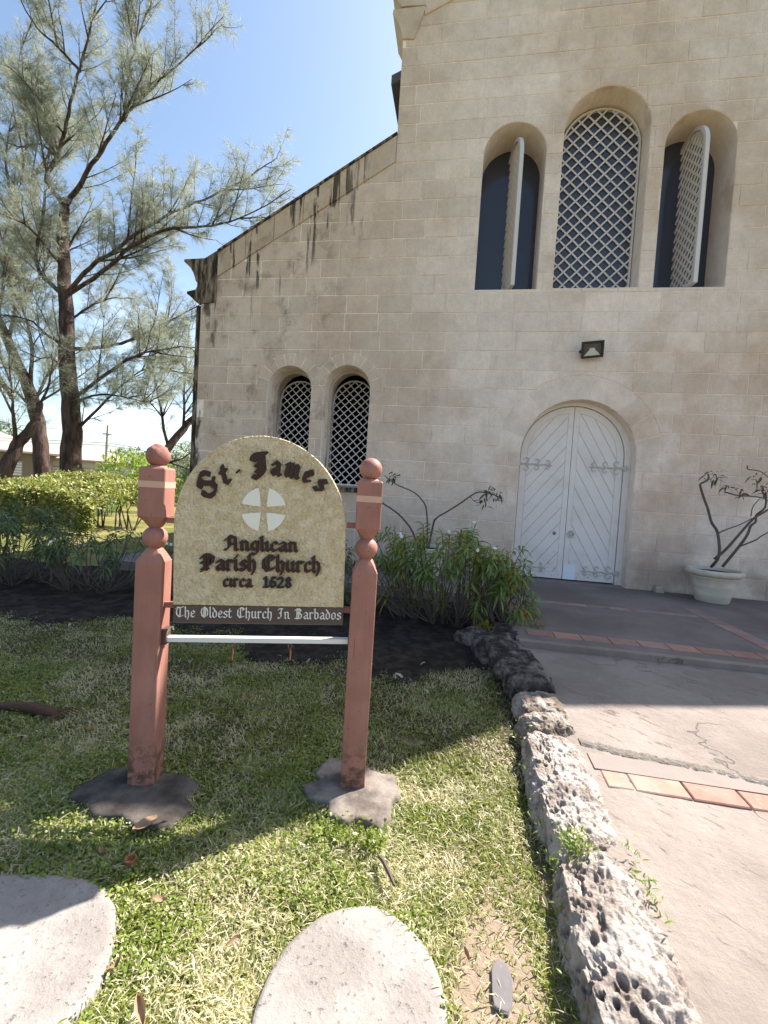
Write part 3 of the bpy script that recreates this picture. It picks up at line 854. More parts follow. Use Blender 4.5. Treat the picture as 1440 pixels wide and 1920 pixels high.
def win(loc, rot=(0, 0, 0), label=None):
    o = bpy.data.objects.new("window", None); COL.objects.link(o); o.parent = church
    o.location = Vector(loc) - church.location; o.rotation_euler = rot; o.empty_display_size = .2
    if label: o['label'] = label
    return o
w = win((1.825, FY + .36, 4.78)); lattice_panel(w, .60, .0, 2.33, .143, .030, .025, thick=.035, pane_or_added_sheet=True)
w = win((0.52, FY + .36, 4.80), (0, 0, math.radians(100)), "white lattice shutter turned almost edge-on in the upper left opening"); lattice_panel(w, .445, .0, 2.0, .10, .05, .026, thick=.05)
w = win((3.15, FY + .36, 4.80), (0, 0, math.radians(95.5)), "white lattice shutter swung open in the upper right opening"); lattice_panel(w, .44, .0, 2.0, .10, .05, .026, thick=.05)
w = win((-3.0, FY + .20, 1.53), (math.radians(-11), 0, 0)); lattice_panel(w, .355, .0, 1.55, .105, .020, .0145, thick=.026)
w = win((-1.98, FY + .20, 1.53), (math.radians(-11), 0, 0)); lattice_panel(w, .362, .0, 1.57, .105, .020, .0145, thick=.026)
for cx_, w_, z0_, sp__ in ((.495, .475, 4.76, 6.84), (3.135, .485, 4.76, 6.82)):
    link('pane_or_added_sheet', prism(arch(cx_, w_ + .03, z0_ - .02, sp__, 20), FY + .60, FY + .612, 'pane_or_added_sheet'), M['dark_pane_or_added_sheet'], church, True)  # dark sheets added behind the shutters to tone the dim interior slate-blue
# stepped inner frame of the small windows
for cx, h, sp_ in ((-3.0, .395, 3.13), (-1.98, .40, 3.15)):
    bm = cdt_region([arch(cx, h - .001, 1.501, sp_, 20), arch(cx, h - .055, 1.56, sp_, 20)], lambda s: s == {0})
    link("window_surround", solid_from_2d(bm, FY + .30, FY + .42, "window_surround"), M['reveal'], church, True)
    sl_ = MB(); sl_.box((cx - h - .03, FY - .05, 1.42), (cx + h + .03, FY + .3, 1.499)); sl_.build("window_sill", M['sooty_stone'], church, False, True)

# --- door
wallbox('threshold', (.905, FY - .01, .02), (2.625, FY + .44, .203), 'smooth_concrete')
DY = FY + .24
jam = cdt_region([arch(1.765, .854, .205, 2.22, 28), arch(1.735, .795, .2, 2.22, 28)], lambda s: s == {0})
link("door_frame", solid_from_2d(jam, DY - .03, DY + .12, "door_frame"), M['white_door_paint'], church, True)
full = arch(1.735, .785, .225, 2.22, 36)
def leafpoly(sgn, grow=0.0):
    c = [(1.735 + sgn*.004, 0), (1.735 + sgn*2, 0), (1.735 + sgn*2, 9), (1.735 + sgn*.004, 9)]
    if area2(c) < 0: c = c[::-1]
    p = full if area2(full) > 0 else full[::-1]
    return clip(p, c)
for sgn in (-1, 1):
    dl = bpy.data.objects.new("door_leaf", None); COL.objects.link(dl); dl.parent = church
    dl.location = Vector((1.735, DY, .22)) - church.location
    lp = leafpoly(sgn)
    link("backing", prism(lp, DY + .012, DY + .045, "backing"), M['white_door_paint'], dl, True)
    inset = [(1.735 + sgn*.085, .33), (1.735 + sgn*.685, .33)]
    arc_ = [(1.735 + sgn*math.cos(t)*.685, 2.22 + math.sin(t)*.685) for t in np.linspace(0, math.acos(.085/.685), 14)]
    inset = inset + arc_
    if area2(inset) < 0: inset = inset[::-1]
    # stiles and rails round the planked field
    bm = cdt_region([lp, inset], lambda s: s == {0})
    link("stile", solid_from_2d(bm, DY - .004, DY + .012, "stile"), M['white_door_paint'], dl, True)
    slope = math.radians(60 if sgn > 0 else 52)
    d = (math.cos(slope), -math.sin(slope)*sgn) if sgn > 0 else (math.cos(slope), math.sin(slope))
    n = (-d[1], d[0]); pw = .150
    for k in range(-20, 21):
        o = (1.735 + sgn*.385 + n[0]*k*pw, 1.5 + n[1]*k*pw); g2 = .0035
        q = [(o[0]-d[0]*4+n[0]*g2, o[1]-d[1]*4+n[1]*g2), (o[0]+d[0]*4+n[0]*g2, o[1]+d[1]*4+n[1]*g2), (o[0]+d[0]*4+n[0]*(pw-g2), o[1]+d[1]*4+n[1]*(pw-g2)), (o[0]-d[0]*4+n[0]*(pw-g2), o[1]-d[1]*4+n[1]*(pw-g2))]
        ins = [(1.735 + (p[0]-1.735)*.992 + sgn*.0028, 1.5 + (p[1]-1.5)*.998) for p in inset]
        pl = clip(q if area2(q) > 0 else q[::-1], ins)
        if pl and abs(area2(pl)) > .004:
            link("plank", prism(pl, DY - .0015 - random.uniform(0, .002), DY + .0118, "plank", .002), M['white_door_paint'], dl, True)
    # strap hinges with scrolls
    def scroll(m, x, z, r, up, sx_):
        pts = []
        for i in range(15):
            t = i/14; a = t*1.55*math.pi; rr = r*(1 - .55*t)
            pts.append((x + sx_*(math.sin(a)*rr), DY - .016, z + up*(r*.15 + r*1.0 - math.cos(a)*rr)))
        m.tube(pts, [.0085*(1-.35*i/14) for i in range(15)], 6)
    for hz in (2.06, .385):
        m = MB(); x0 = 1.735 + sgn*.785; L = .50
        pts = [(x0 - sgn*L*i/8, DY - .014, hz + .006*math.sin(i*2.2)) for i in range(9)]
        m.tube(pts, [.016 - .0008*i for i in range(9)], 6)
        for j, px_ in enumerate((.09, .26, .43)):
            r = .052 - .008*j
            scroll(m, x0 - sgn*px_, hz + .008, r, 1, -sgn); scroll(m, x0 - sgn*px_, hz - .008, r, -1, -sgn)
        m.build("strap_hinge", M['door_iron'], dl, True, True)
        m = MB(); m.box((min(x0 - sgn*.02, x0 + sgn*.075), DY - .034, hz - .024), (max(x0 - sgn*.02, x0 + sgn*.075), DY + .0, hz + .024))
        m.tube([(x0 + sgn*.03, DY - .038, hz - .05), (x0 + sgn*.03, DY - .038, hz + .05)], .017, 8)
        m.build("hinge_knuckle", M['door_iron'], dl, False, True)
    if sgn > 0:
        m = MB(); cx_, cz_ = 1.735 + .085, .965
        ring = [(cx_ + .045*math.cos(t), DY - .022 - .004*math.cos(t), cz_ + .05*math.sin(t)) for t in np.linspace(0, 2*math.pi, 17)]
        m.tube(ring, .009, 6)
        for k in range(6):
            t = k*math.pi/3; m.tube([(cx_, DY - .012, cz_), (cx_ + .05*math.cos(t), DY - .012, cz_ + .055*math.sin(t)), (cx_ + .068*math.cos(t+.2), DY - .012, cz_ + .07*math.sin(t+.2))], [.012, .008, .004], 6)
        m.build("ring_handle", M['door_iron'], dl, True, True)
        kb = prism([(1.735 + .012, .225), (1.735 + .195, .225), (1.735 + .19, .47), (1.735 + .012, .475)], DY - .0105, DY - .0062, "repair_board")
        link("repair_board", kb, M['new_white_board'], dl, True)
    else:
        m = MB(); c0 = Vector((1.735 - .17, DY - .006, .96))
        ring = [(c0.x + .022*math.cos(t), c0.y, c0.z + .024*math.sin(t)) for t in np.linspace(0, 2*math.pi, 13)]
        m.tube(ring, .005, 5); m.box((c0.x - .006, c0.y - .001, c0.z - .016), (c0.x + .006, c0.y + .006, c0.z + .012))
        m.build("keyhole", M['lamp_body'], dl, False, True)

# ------------------------------------------------------------------ floodlight over the door
fl = thing("floodlight", (1.83, FY - .02, 3.80), "square black floodlight fixed to the wall above the white door", "floodlight")
def fl_part(name, m, mat): return m.build(name, M[mat], fl)
tilt = Matrix.Rotation(math.radians(24), 4, 'X') @ Matrix.Rotation(math.radians(-6), 4, 'Y')
def tb(m):
    m.v = [tuple(tilt @ Vector(v) + Vector((0, -.11, 0))) for v in m.v]; return m
bm = cdt_region([[(-.155, -.12), (.155, -.12), (.155, .12), (-.155, .12)], [(-.125, -.092), (.125, -.092), (.125, .092), (-.125, .092)]], lambda s: s == {0})
me = solid_from_2d(bm, -.045, .0, "lamp_frame"); me.transform(Matrix.Translation((0, -.11, 0)) @ tilt); link("lamp_frame", me, M['lamp_body'], fl)
m = MB(); m.add([(-.13,.0,-.1),(.13,.0,-.1),(.13,.0,.1),(-.13,.0,.1),(-.10,.07,-.07),(.10,.07,-.07),(.10,.07,.07),(-.10,.07,.07)], [(4,7,6,5),(0,4,5,1),(1,5,6,2),(2,6,7,3),(3,7,4,0)][0:1] + [(0,1,5,4),(1,2,6,5),(2,3,7,6),(3,0,4,7)]); fl_part("housing", tb(m), 'lamp_body')
m = MB(); m.add([(-.118,-.012,-.088),(.118,-.012,-.088),(.045,-.004,-.012),(-.045,-.004,-.012),(-.03,.0,.02),(.03,.0,.02)], [(0,1,2,3),(3,2,5,4)]); fl_part("reflector", tb(m), 'lamp_reflector')
m = MB(); m.add([(-.124,-.030,-.091),(.124,-.030,-.091),(.124,-.030,.091),(-.124,-.030,.091)], [(0,1,2,3)]); fl_part("lamp_glass", tb(m), 'clear_glass')
m = MB(); m.tube([(-.15, -.10, -.01), (-.165, -.05, -.02), (-.12, .018, -.02)], .012, 6); m.tube([(.15, -.10, -.01), (.165, -.05, -.02), (.12, .018, -.02)], .012, 6); m.tube([(-.12, .016, -.02), (.12, .016, -.02)], .013, 6); fl_part("bracket", m, 'lamp_body')

# ------------------------------------------------------------------ sign
SA = math.radians(12.995)
sign = thing("church_sign", (-1.33, 1.88, 0.03), "arched cream church name sign hung between two reddish turned posts on the lawn", "sign", rotz=SA)
SZ = sign.location.z
def sect(hw, kind, n=24):
    pts = []
    for i in range(n):
        t = 2*math.pi*(i + .5)/n
        c, s = math.cos(t), math.sin(t)
        if kind == 's':                 # square with a small arris on each corner
            a = (math.degrees(t) + 45) % 90 - 45
            k = hw / max(abs(c), abs(s)); x, y = c*k, s*k
            if abs(abs(a)) > 35:
                b = hw*.06
                if abs(c) > abs(s): x, y = math.copysign(hw, c), math.copysign(hw - b, s)
                else: x, y = math.copysign(hw - b, c), math.copysign(hw, s)
            pts.append((x, y))
        else: pts.append((c*hw, s*hw))
    return pts
def lerp(a, b, t): return [(p[0]+(q[0]-p[0])*t, p[1]+(q[1]-p[1])*t) for p, q in zip(a, b)]
def post(u, v=0.0):
    HW = .0585; n = 24
    rows = []
    sq, ci = sect(HW, 's'), lambda r: sect(r, 'c')
    rows += [(-.02, sq), (.5, sq), (1.068, sq), (1.074, sect(HW - .003, 's')), (1.10, lerp(sect(.048, 's'), ci(.046), .35)), (1.125, lerp(sect(.036, 's'), ci(.036), .8)), (1.131, ci(.030))]
    for a in np.linspace(-1.05, 1.05, 11): rows.append((1.180 + .052*math.sin(a), ci(.0545*math.cos(a))))
    rows += [(1.230, ci(.031)), (1.236, ci(.036)), (1.255, lerp(sect(.046, 's'), ci(.045), .55)), (1.276, sect(HW, 's')), (1.284, sq), (1.493, sq), (1.501, sect(HW - .006, 's')), (1.503, ci(.044)), (1.510, ci(.037))]
    V, F = [], []
    for z, s in rows: V += [(u + p[0], v + p[1], z - SZ) for p in s]
    for i in range(len(rows)-1):
        for k in range(n): F.append((i*n+k, i*n+(k+1) % n, (i+1)*n+(k+1) % n, (i+1)*n+k))
    F.append(tuple(range((len(rows)-1)*n, len(rows)*n)))
    me = mesh("post", V, F, True); me.set_sharp_from_angle(angle=math.radians(14))
    return link("post", me, M['post_paint'], sign)
PU = (-.046, .934)
for k, u in enumerate(PU):
    p = post(u, 0.0 if k == 0 else .0)
    m = MB(); m.lathe([(.0001, 1.509 - SZ)] + [(.0535*math.cos(a), 1.556 + .0535*math.sin(a) - SZ) for a in np.linspace(-1.1, 1.5, 16)], 28, (u, 0, 0))
    fb = m.mesh("finial_ball", True)
    if k == 0:
        P = np.array([v.co[:] for v in fb.vertices])
        d = (vnoise(P, 60, 5, 3) - .62)*.016*np.clip((P[:, 2] + SZ - 1.545)/.02, 0, 1)
        c = np.array((u, 0, 1.556 - SZ)); N = (P - c)/np.maximum(np.linalg.norm(P - c, axis=1, keepdims=True), 1e-6)
        fb.vertices.foreach_set("co", (P + N*d[:, None]).astype(np.float32).ravel())
    link("finial_ball", fb, M['worn_post_top'] if k == 0 else M['post_paint'], p)
    zb = 1.4235 if k == 0 else 1.415
    hw = .0593
    m = MB(); m.v = [(u-hw,-hw,zb-.0145-SZ),(u+hw,-hw,zb-.0145-SZ),(u+hw,hw,zb-.0145-SZ),(u-hw,hw,zb-.0145-SZ),(u-hw,-hw,zb+.0145-SZ),(u+hw,-hw,zb+.0145-SZ),(u+hw,hw,zb+.0145-SZ),(u-hw,hw,zb+.0145-SZ)]
    m.f = [(0,1,5,4),(1,2,6,5),(2,3,7,6),(3,0,4,7)]
    m.build("reflective_band", M['reflective_tape'], p)

TILT = math.radians(-1.6)             # the hung panel sits a little out of level
PC = Vector((.4525, 0, .90 - SZ))
def inpanel(o):
    o.location = PC; o.rotation_euler = (0, TILT, 0); return o
def rel(poly): return [(p[0] - .4525, p[1] - .90) for p in poly]
pan = [(.063, .889), (.842, .889)] + [(.4525 + .3895*math.cos(t), 1.250 + .425*math.sin(t)) for t in np.linspace(0, math.pi, 49)]
panel = inpanel(link("sign_panel", prism(rel(pan), -.046, .004, "sign_panel", .003), M['sign_stucco'], sign))
brd = [(.064, .804), (.842, .804), (.842, .8875), (.064, .8875)]
board = inpanel(link("name_board", prism(rel(brd), -.042, .000, "name_board", .0015), M['board_brown'], sign))

# cross: four white quadrants between flared arms
cc = (.465, 1.338)
def quad(sx_, sz_):
    a, b, R_ = .0135, .0190, .1015
    p = [(a, a), (a + .010, R_*.985)]
    t0, t1 = math.acos((a + .010)/R_), math.asin((a + .010)/R_)
    for i in range(11): t = t0 + (t1 - t0)*i/10; p.append((R_*math.cos(t), R_*math.sin(t)))
    # slightly bowed inner edges
    p += [(R_*.55, a + .0035)]
    p.insert(1, (a + .0035, R_*.55))
    q = [(cc[0] + sx_*x, cc[1] + sz_*y) for x, y in p]
    link("cross_quadrant", prism(rel(q), -.0505, -.044, "cross_quadrant", .0008), M['cross_white'], panel)
for sx_ in (-1, 1):
    for sz_ in (-1, 1): quad(sx_, sz_)

# blackletter: every glyph is drawn as broad-nib strokes (x, y in x-heights)
G = {
 'a': (.78, [[(.14,.78),(.36,.98),(.58,.84),(.58,.12),(.76,.02)], [(.56,.58),(.18,.40),(.16,.16),(.34,.02),(.56,.18)]]),
 'b': (.76, [[(.06,1.40),(.18,1.52),(.18,.16),(.38,.02),(.60,.18),(.60,.74),(.40,.98),(.18,.80)]]),
 'c': (.64, [[(.58,.80),(.40,.98),(.16,.78),(.16,.20),(.36,.02),(.60,.16)]]),
 'd': (.76, [[(.38,1.0),(.16,.78),(.16,.20),(.36,.02),(.60,.20),(.60,.72),(.40,1.05),(.14,1.42)], [(.34,.98),(.56,.84)]]),
 'e': (.66, [[(.16,.78),(.16,.20),(.36,.02),(.60,.18)], [(.16,.78),(.38,.98),(.58,.78),(.50,.58),(.20,.46)]]),
 'g': (.76, [[(.16,.78),(.16,.28),(.34,.10),(.56,.22)], [(.16,.78),(.36,.98),(.58,.86)], [(.60,.98),(.60,-.16),(.40,-.42),(.10,-.30)]]),
 'h': (.80, [[(.06,1.40),(.18,1.52),(.18,.10),(.28,.0)], [(.18,.78),(.42,.98),(.60,.80),(.60,.14),(.46,-.30)]]),
 'i': (.40, [[(.04,.86),(.18,.98),(.18,.12),(.34,.02)]]),
 'I1': (.40, [[(.04,.86),(.18,.98),(.18,.12),(.34,.02)], [(.14,1.22),(.30,1.46)]]),
 'l': (.40, [[(.04,1.40),(.18,1.52),(.18,.12),(.34,.02)]]),
 'm': (1.14, [[(.04,.86),(.18,.98),(.18,.10),(.28,.0)], [(.20,.80),(.40,.98),(.55,.84),(.55,.10),(.64,.0)], [(.57,.80),(.77,.98),(.92,.84),(.92,.12),(1.08,.02)]]),
 'n': (.80, [[(.04,.86),(.18,.98),(.18,.10),(.28,.0)], [(.20,.80),(.42,.98),(.58,.84),(.58,.12),(.74,.02)]]),
 'o': (.76, [[(.16,.78),(.16,.20),(.36,.02),(.60,.20),(.60,.78),(.40,.98),(.16,.78)]]),
 'r': (.64, [[(.04,.86),(.18,.98),(.18,.10),(.30,.0)], [(.20,.78),(.38,.98),(.52,.84),(.58,.92)]]),
 's': (.66, [[(.58,.82),(.40,.98),(.18,.82),(.20,.62),(.54,.42),(.58,.20),(.36,.02),(.10,.14)]]),
 't': (.54, [[(.26,1.30),(.20,1.0),(.20,.16),(.36,.02),(.52,.14)], [(.02,.90),(.46,.96)]]),
 'u': (.80, [[(.04,.86),(.16,.98),(.16,.18),(.32,.02),(.56,.20)], [(.46,.88),(.58,.98),(.58,.12),(.74,.02)]]),
 '.': (.42, [[(.18,.38),(.25,.46)]]),
 'A': (1.16, [[(.16,1.20),(.40,1.50),(.74,1.34),(.84,1.22),(.84,.12),(1.04,.02)], [(.44,1.44),(.34,1.0),(.36,.36),(.20,.10),(.02,.06)], [(.36,.64),(.80,.68)], [(.02,1.05),(.20,1.22)]]),
 'B': (1.14, [[(.34,1.36),(.34,.12)], [(.04,1.16),(.26,1.44),(.64,1.46),(.88,1.20),(.62,.84),(.38,.80)], [(.64,.84),(.96,.58),(.90,.16),(.50,.02),(.08,.10)], [(.58,1.36),(.58,.14)]]),
 'C': (1.10, [[(1.0,1.24),(.84,1.46),(.50,1.48),(.18,1.16),(.16,.44),(.44,.04),(.98,.26)], [(.56,1.44),(.50,1.0),(.54,.16)], [(.84,1.44),(.84,1.08)]]),
 'I': (.86, [[(.08,1.20),(.24,1.44),(.74,1.42)], [(.54,1.40),(.48,1.0),(.50,.30),(.30,.04),(.06,.14)], [(.26,.80),(.52,.78)]]),
 'J': (.96, [[(.06,1.18),(.14,1.42),(.40,1.46),(.92,1.52)], [(.72,1.48),(.74,.98),(.78,.50),(.60,.16),(.34,.0),(.12,.10)], [(.10,1.16),(.30,1.12)], [(.50,1.42),(.54,.90),(.48,.30)], [(.30,.80),(.60,.74)], [(.32,.44),(.60,.40)]]),
 'O': (1.14, [[(.60,1.50),(.26,1.26),(.16,.80),(.28,.28),(.60,.02),(.96,.30),(1.0,.84),(.88,1.26),(.56,1.50)], [(.52,1.40),(.50,.14)], [(.70,1.30),(.70,.24)]]),
 'P': (1.16, [[(.36,1.40),(.36,.10),(.12,-.12)], [(.04,1.14),(.26,1.44),(.66,1.46),(.98,1.18),(.94,.70),(.56,.46)], [(.64,1.42),(.64,.42)], [(.10,.10),(.62,.06)], [(.08,.72),(.36,.68)]]),
 'S': (1.14, [[(.98,1.22),(.80,1.44),(.50,1.46),(.26,1.26),(.30,1.00),(.82,.66),(.90,.34),(.62,.04),(.30,.04),(.10,.24)], [(.26,1.26),(.08,1.02),(.16,.80)], [(.82,.66),(1.04,.84)], [(.10,.24),(.04,.46)]]),
 'T': (1.12, [[(.06,1.18),(.28,1.44),(.62,1.34),(1.06,1.50)], [(.34,1.36),(.14,.86),(.20,.36),(.56,.02),(1.0,.26)], [(.64,1.34),(.60,.14)]]),
 '1': (.56, [[(.10,1.0),(.30,1.22),(.30,.04)], [(.10,.04),(.50,.04)]]),
 '2': (.74, [[(.12,.94),(.34,1.20),(.60,1.0),(.52,.64),(.12,.08)], [(.10,.06),(.66,.06)]]),
 '6': (.74, [[(.62,1.10),(.40,1.18),(.16,.70),(.18,.20),(.40,.02),(.62,.22),(.58,.58),(.38,.68),(.18,.48)]]),
 '8': (.74, [[(.38,.66),(.18,.90),(.38,1.18),(.60,.92),(.38,.66),(.14,.32),(.38,.02),(.64,.30),(.38,.66)]]),
}
def glyph(ch, size, nib, thin, ang=42, sx_=1.0):
    adv, strokes = G[ch]
    a = math.radians(ang); d = Vector((math.cos(a), math.sin(a))); n = Vector((-d.y, d.x))
    nibp = [d*nib/2 + n*thin/2, d*nib/2 - n*thin/2, -d*nib/2 - n*thin/2, -d*nib/2 + n*thin/2]
    polys = []
    for st in strokes:
        pts = [Vector((p[0]*sx_, p[1])) for p in st]
        for p, q in zip(pts[:-1], pts[1:]):
            allp = sorted(set([(round((c + o).x*size, 6), round((c + o).y*size, 6)) for c in (p, q) for o in nibp]))
            def half(ps):
                h = []
                for r in ps:
                    while len(h) > 1 and (h[-1][0]-h[-2][0])*(r[1]-h[-2][1]) - (h[-1][1]-h[-2][1])*(r[0]-h[-2][0]) <= 1e-12: h.pop()
                    h.append(r)
                return h
            lo, hi = half(allp), half(allp[::-1])
            polys.append(lo[:-1] + hi[:-1])
    return adv*sx_*size, cdt_region(polys, lambda s: len(s) > 0)
def letter(ch, u, z, size, parent, mat, front, back, nib=.25, thin=.07, rot=0.0, sx_=1.0, ang=42, bev=0.0, zs=1.0):
    adv, bm = glyph(ch, size, nib, thin, ang, sx_)
    c, s = math.cos(rot), math.sin(rot)
    for v in bm.verts:
        x, y = v.co.x, v.co.y*zs
        v.co = Vector((u - .4525 + x*c - y*s, z - .90 + x*s + y*c, 0))
    me = solid_from_2d(bm, front, back, "letter", bevel=bev)
    link("letter", me, M[mat], parent)
    return adv
def line(txt, u0, u1, z, size, parent, mat, front, back, space=.5, **kw):
    seq = []
    i = 0
    tot = sum((G[c][0] if c != ' ' else space) for c in txt)
    sx_ = (u1 - u0)/(tot*size)
    u = u0
    for c in txt:
        if c == ' ': u += space*size*sx_; continue
        u += letter(c, u, z, size, parent, mat, front, back, sx_=sx_, **kw)
# the arched line: letters stand on an arc
arcS = [('S', .208, 1.378, .073, 33, 1.0), ('t', .284, 1.447, .062, 17, 1.0), ('.', .336, 1.486, .055, 0, 1.0), ('J', .408, 1.481, .073, 2, 1.0),
        ('a', .491, 1.501, .060, -6, 1.0), ('m', .552, 1.500, .060, -14, 1.02), ('e', .632, 1.480, .060, -25, 1.0), ('s', .684, 1.446, .064, -34, 1.05)]
for ch, u, z, size, rot, sx_ in arcS:
    letter(ch, u, z, size, panel, 'letter_brown', -.059, -.045, nib=.31, thin=.12, rot=math.radians(rot), sx_=sx_)
line("Anglican", .293, .625, 1.148, .0435, panel, 'letter_brown', -.059, -.045, nib=.29, thin=.11)
line(["P", "a", "r", "I1", "s", "h", " ", "C", "h", "u", "r", "c", "h"], .186, .735, 1.055, .0475, panel, 'letter_brown', -.059, -.045, space=.35, nib=.29, thin=.11)
line("circa", .287, .421, .979, .037, panel, 'letter_brown', -.057, -.045, nib=.27, thin=.10)
line("1628", .469, .602, .979, .0405, panel, 'numeral_black', -.057, -.045, nib=.24, thin=.15, ang=20)
line("The Oldest Church In Barbados", .074, .833, .8315, .0325, board, 'board_letter', -.0438, -.0415, space=.62, nib=.165, thin=.045)

# brackets, the white tube below, and two rusty hooks
m = MB()
for u0, u1, z in ((.010, .070, 1.262), (.010, .070, .868), (.836, .878, 1.285), (.836, .878, .880)):
    m.box((u0, -.016, z - .013 - SZ), (u1, .006, z + .013 - SZ))
for (v0, name) in ((0, 'bracket'),):
    for k in range(4):
        mm = MB(); mm.add(m.v[k*8:k*8+8], [(0,3,2,1),(4,5,6,7),(0,1,5,4),(1,2,6,5),(2,3,7,6),(3,0,4,7)]); mm.build("bracket", M['post_paint'], sign)
tube_ = MB(); tube_.box((-.432, -.022, -.011), (.432, .012, .011))
tb_ = link("cross_tube", tube_.mesh("cross_tube"), M['white_tube'], sign); tb_.location = (.455, 0, .7185 - SZ); tb_.rotation_euler = (0, TILT, 0)
for u0, u1, z in ((.0125, .034, .722), (.872, .8755, .742)):
    mm = MB(); mm.box((u0, -.034, z - .036 - SZ), (u1, .022, z + .036 - SZ)); mm.build("tube_bracket", M['bracket_brown'], sign)
mm = MB(); mm.tube([(.03, -.02, .735 - SZ), (.048, -.03, .765 - SZ), (.060, -.026, .772 - SZ), (.062, -.02, .755 - SZ)], .0035, 6); mm.build("wire_clip", M['white_tube'], sign)
for u in (.330, .600):
    z = .700 + (u - .455)*.028 - SZ
    mm = MB()
    mm.tube([(u + .009*math.cos(t), -.004, z - .012 + .011*math.sin(t)) for t in np.linspace(0, 2*math.pi, 13)], .0028, 6)
    mm.tube([(u, -.004, z - .022), (u + .003, -.006, z - .05), (u + .001, -.008, z - .078), (u - .006, -.010, z - .082), (u - .010, -.008, z - .070)], .004, 6)
    mm.build("hook", M['rust'], sign, True)

# ------------------------------------------------------------------ rough stones on the ground
def flat_stone(name, outline, z0, z1, mat, label, cat, edge=.02, rough=.006, seed=1, group=None, jag=0.0, dome=0.0):
    """a thick stone slab with broken edges: top and sides follow the outline"""
    o = np.array(outline, float); cen = o.mean(0)
    # densify the outline
    pts = []
    n = len(o)
    for i in range(n):
        a, b, c, d = o[i-1], o[i], o[(i+1) % n], o[(i+2) % n]
        k = max(2, int(np.linalg.norm(c-b)/.02))
        for j in range(k):
            t = j/k
            q_ = .5*((2*b) + (-a+c)*t + (2*a-5*b+4*c-d)*t*t + (-a+3*b-3*c+d)*t**3)
            pts.append(q_*(1 - jag) + (b*(1-t) + c*t)*jag)
    pts = np.array(pts); N = len(pts)
    pts = cen + (pts - cen)*(1 + (vnoise(pts, 25, seed, 3)[:, None] - .5)*rough*6)
    rings, V = [], []
    def ring(sc, z, amp):
        q = cen + (pts - cen)*sc
        zz = np.full(N, z) + (vnoise(q, 14, seed+3, 3) - .5)*amp
        return np.c_[q, zz]
    prof = [(1.02, z0), (1.015, z0 + (z1-z0)*.5), (1.0, z1 - edge*.45)]
    rl = [ring(s, z, rough) for s, z in prof]
    rl.append(ring(1 - edge*.5, z1 - edge*.08, rough))
    for s in np.linspace(1 - edge*2.5, .04, 14): rl.append(ring(s, z1 + dome*(1 - s*s), rough*1.3))
    V = np.concatenate(rl + [np.array([[cen[0], cen[1], z1 + dome]])])
    L, Cn = [], []
    for i in range(len(rl)-1):
        a = i*N + np.arange(N); b = i*N + (np.arange(N)+1) % N
        L.append(np.c_[a, b, b+N, a+N].ravel()); Cn.append(np.full(N, 4))
    a = (len(rl)-1)*N + np.arange(N); b = (len(rl)-1)*N + (np.arange(N)+1) % N
    L.append(np.c_[a, b, np.full(N, len(V)-1)].ravel()); Cn.append(np.full(N, 3))
    me = big_mesh(name, V, np.concatenate(L), np.concatenate(Cn), True)
    return tag(link(name, me, M[mat]), label, cat, group)
STL = [(-1.68, 1.74), (-1.66, 1.66), (-1.52, 1.63), (-1.43, 1.575), (-1.30, 1.60), (-1.16, 1.55), (-1.03, 1.62), (-1.0, 1.75), (-1.08, 1.80), (-1.06, 1.90), (-1.20, 1.97), (-1.42, 1.94), (-1.50, 2.0), (-1.62, 1.90)]
STR = [(-.66, 1.99), (-.61, 1.92), (-.50, 1.90), (-.48, 1.82), (-.38, 1.795), (-.34, 1.83), (-.22, 1.80), (-.175, 1.88), (-.185, 2.0), (-.15, 2.06), (-.20, 2.20), (-.34, 2.22), (-.42, 2.30), (-.60, 2.26), (-.64, 2.12), (-.59, 2.07)]
def shr(p, k, c): return [(c[0] + (q[0]-c[0])*k, c[1] + (q[1]-c[1])*k) for q in p]
STL = shr(STL, .86, (-1.36, 1.80)); STR = shr(STR, .90, (-.40, 2.02))
flat_stone("footing_stone", STL, -.05, .030, 'footing_rock', "shade-darkened flat rough stone around the foot of the sign's left post", "stone", .045, .016, 3, jag=.85)
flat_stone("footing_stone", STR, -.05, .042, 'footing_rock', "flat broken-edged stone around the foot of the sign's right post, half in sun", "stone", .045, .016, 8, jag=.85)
TC = [(-.195 + .262*math.cos(t)*(1 + .03*math.sin(3*t)), 1.128 + .348*math.sin(t)) for t in np.linspace(0, 2*math.pi, 19)[:-1]]
flat_stone("stone_slab", TC, -.05, .024, 'slab_stone', "pale oval-topped stone slab lying in the grass at the bottom centre", "stone slab", .025, .004, 12)
TL = [(-1.75, 1.05), (-1.62, 1.24), (-1.42, 1.32), (-1.20, 1.345), (-1.05, 1.29), (-.95, 1.17), (-.905, 1.04), (-.93, .90), (-1.02, .78), (-1.2, .68), (-1.5, .70), (-1.7, .85)]
flat_stone("stone_slab", TL, -.05, .024, 'slab_stone', "big rounded pale slab crossed by the sign's shadow in the bottom left corner", "stone slab", .025, .005, 16)

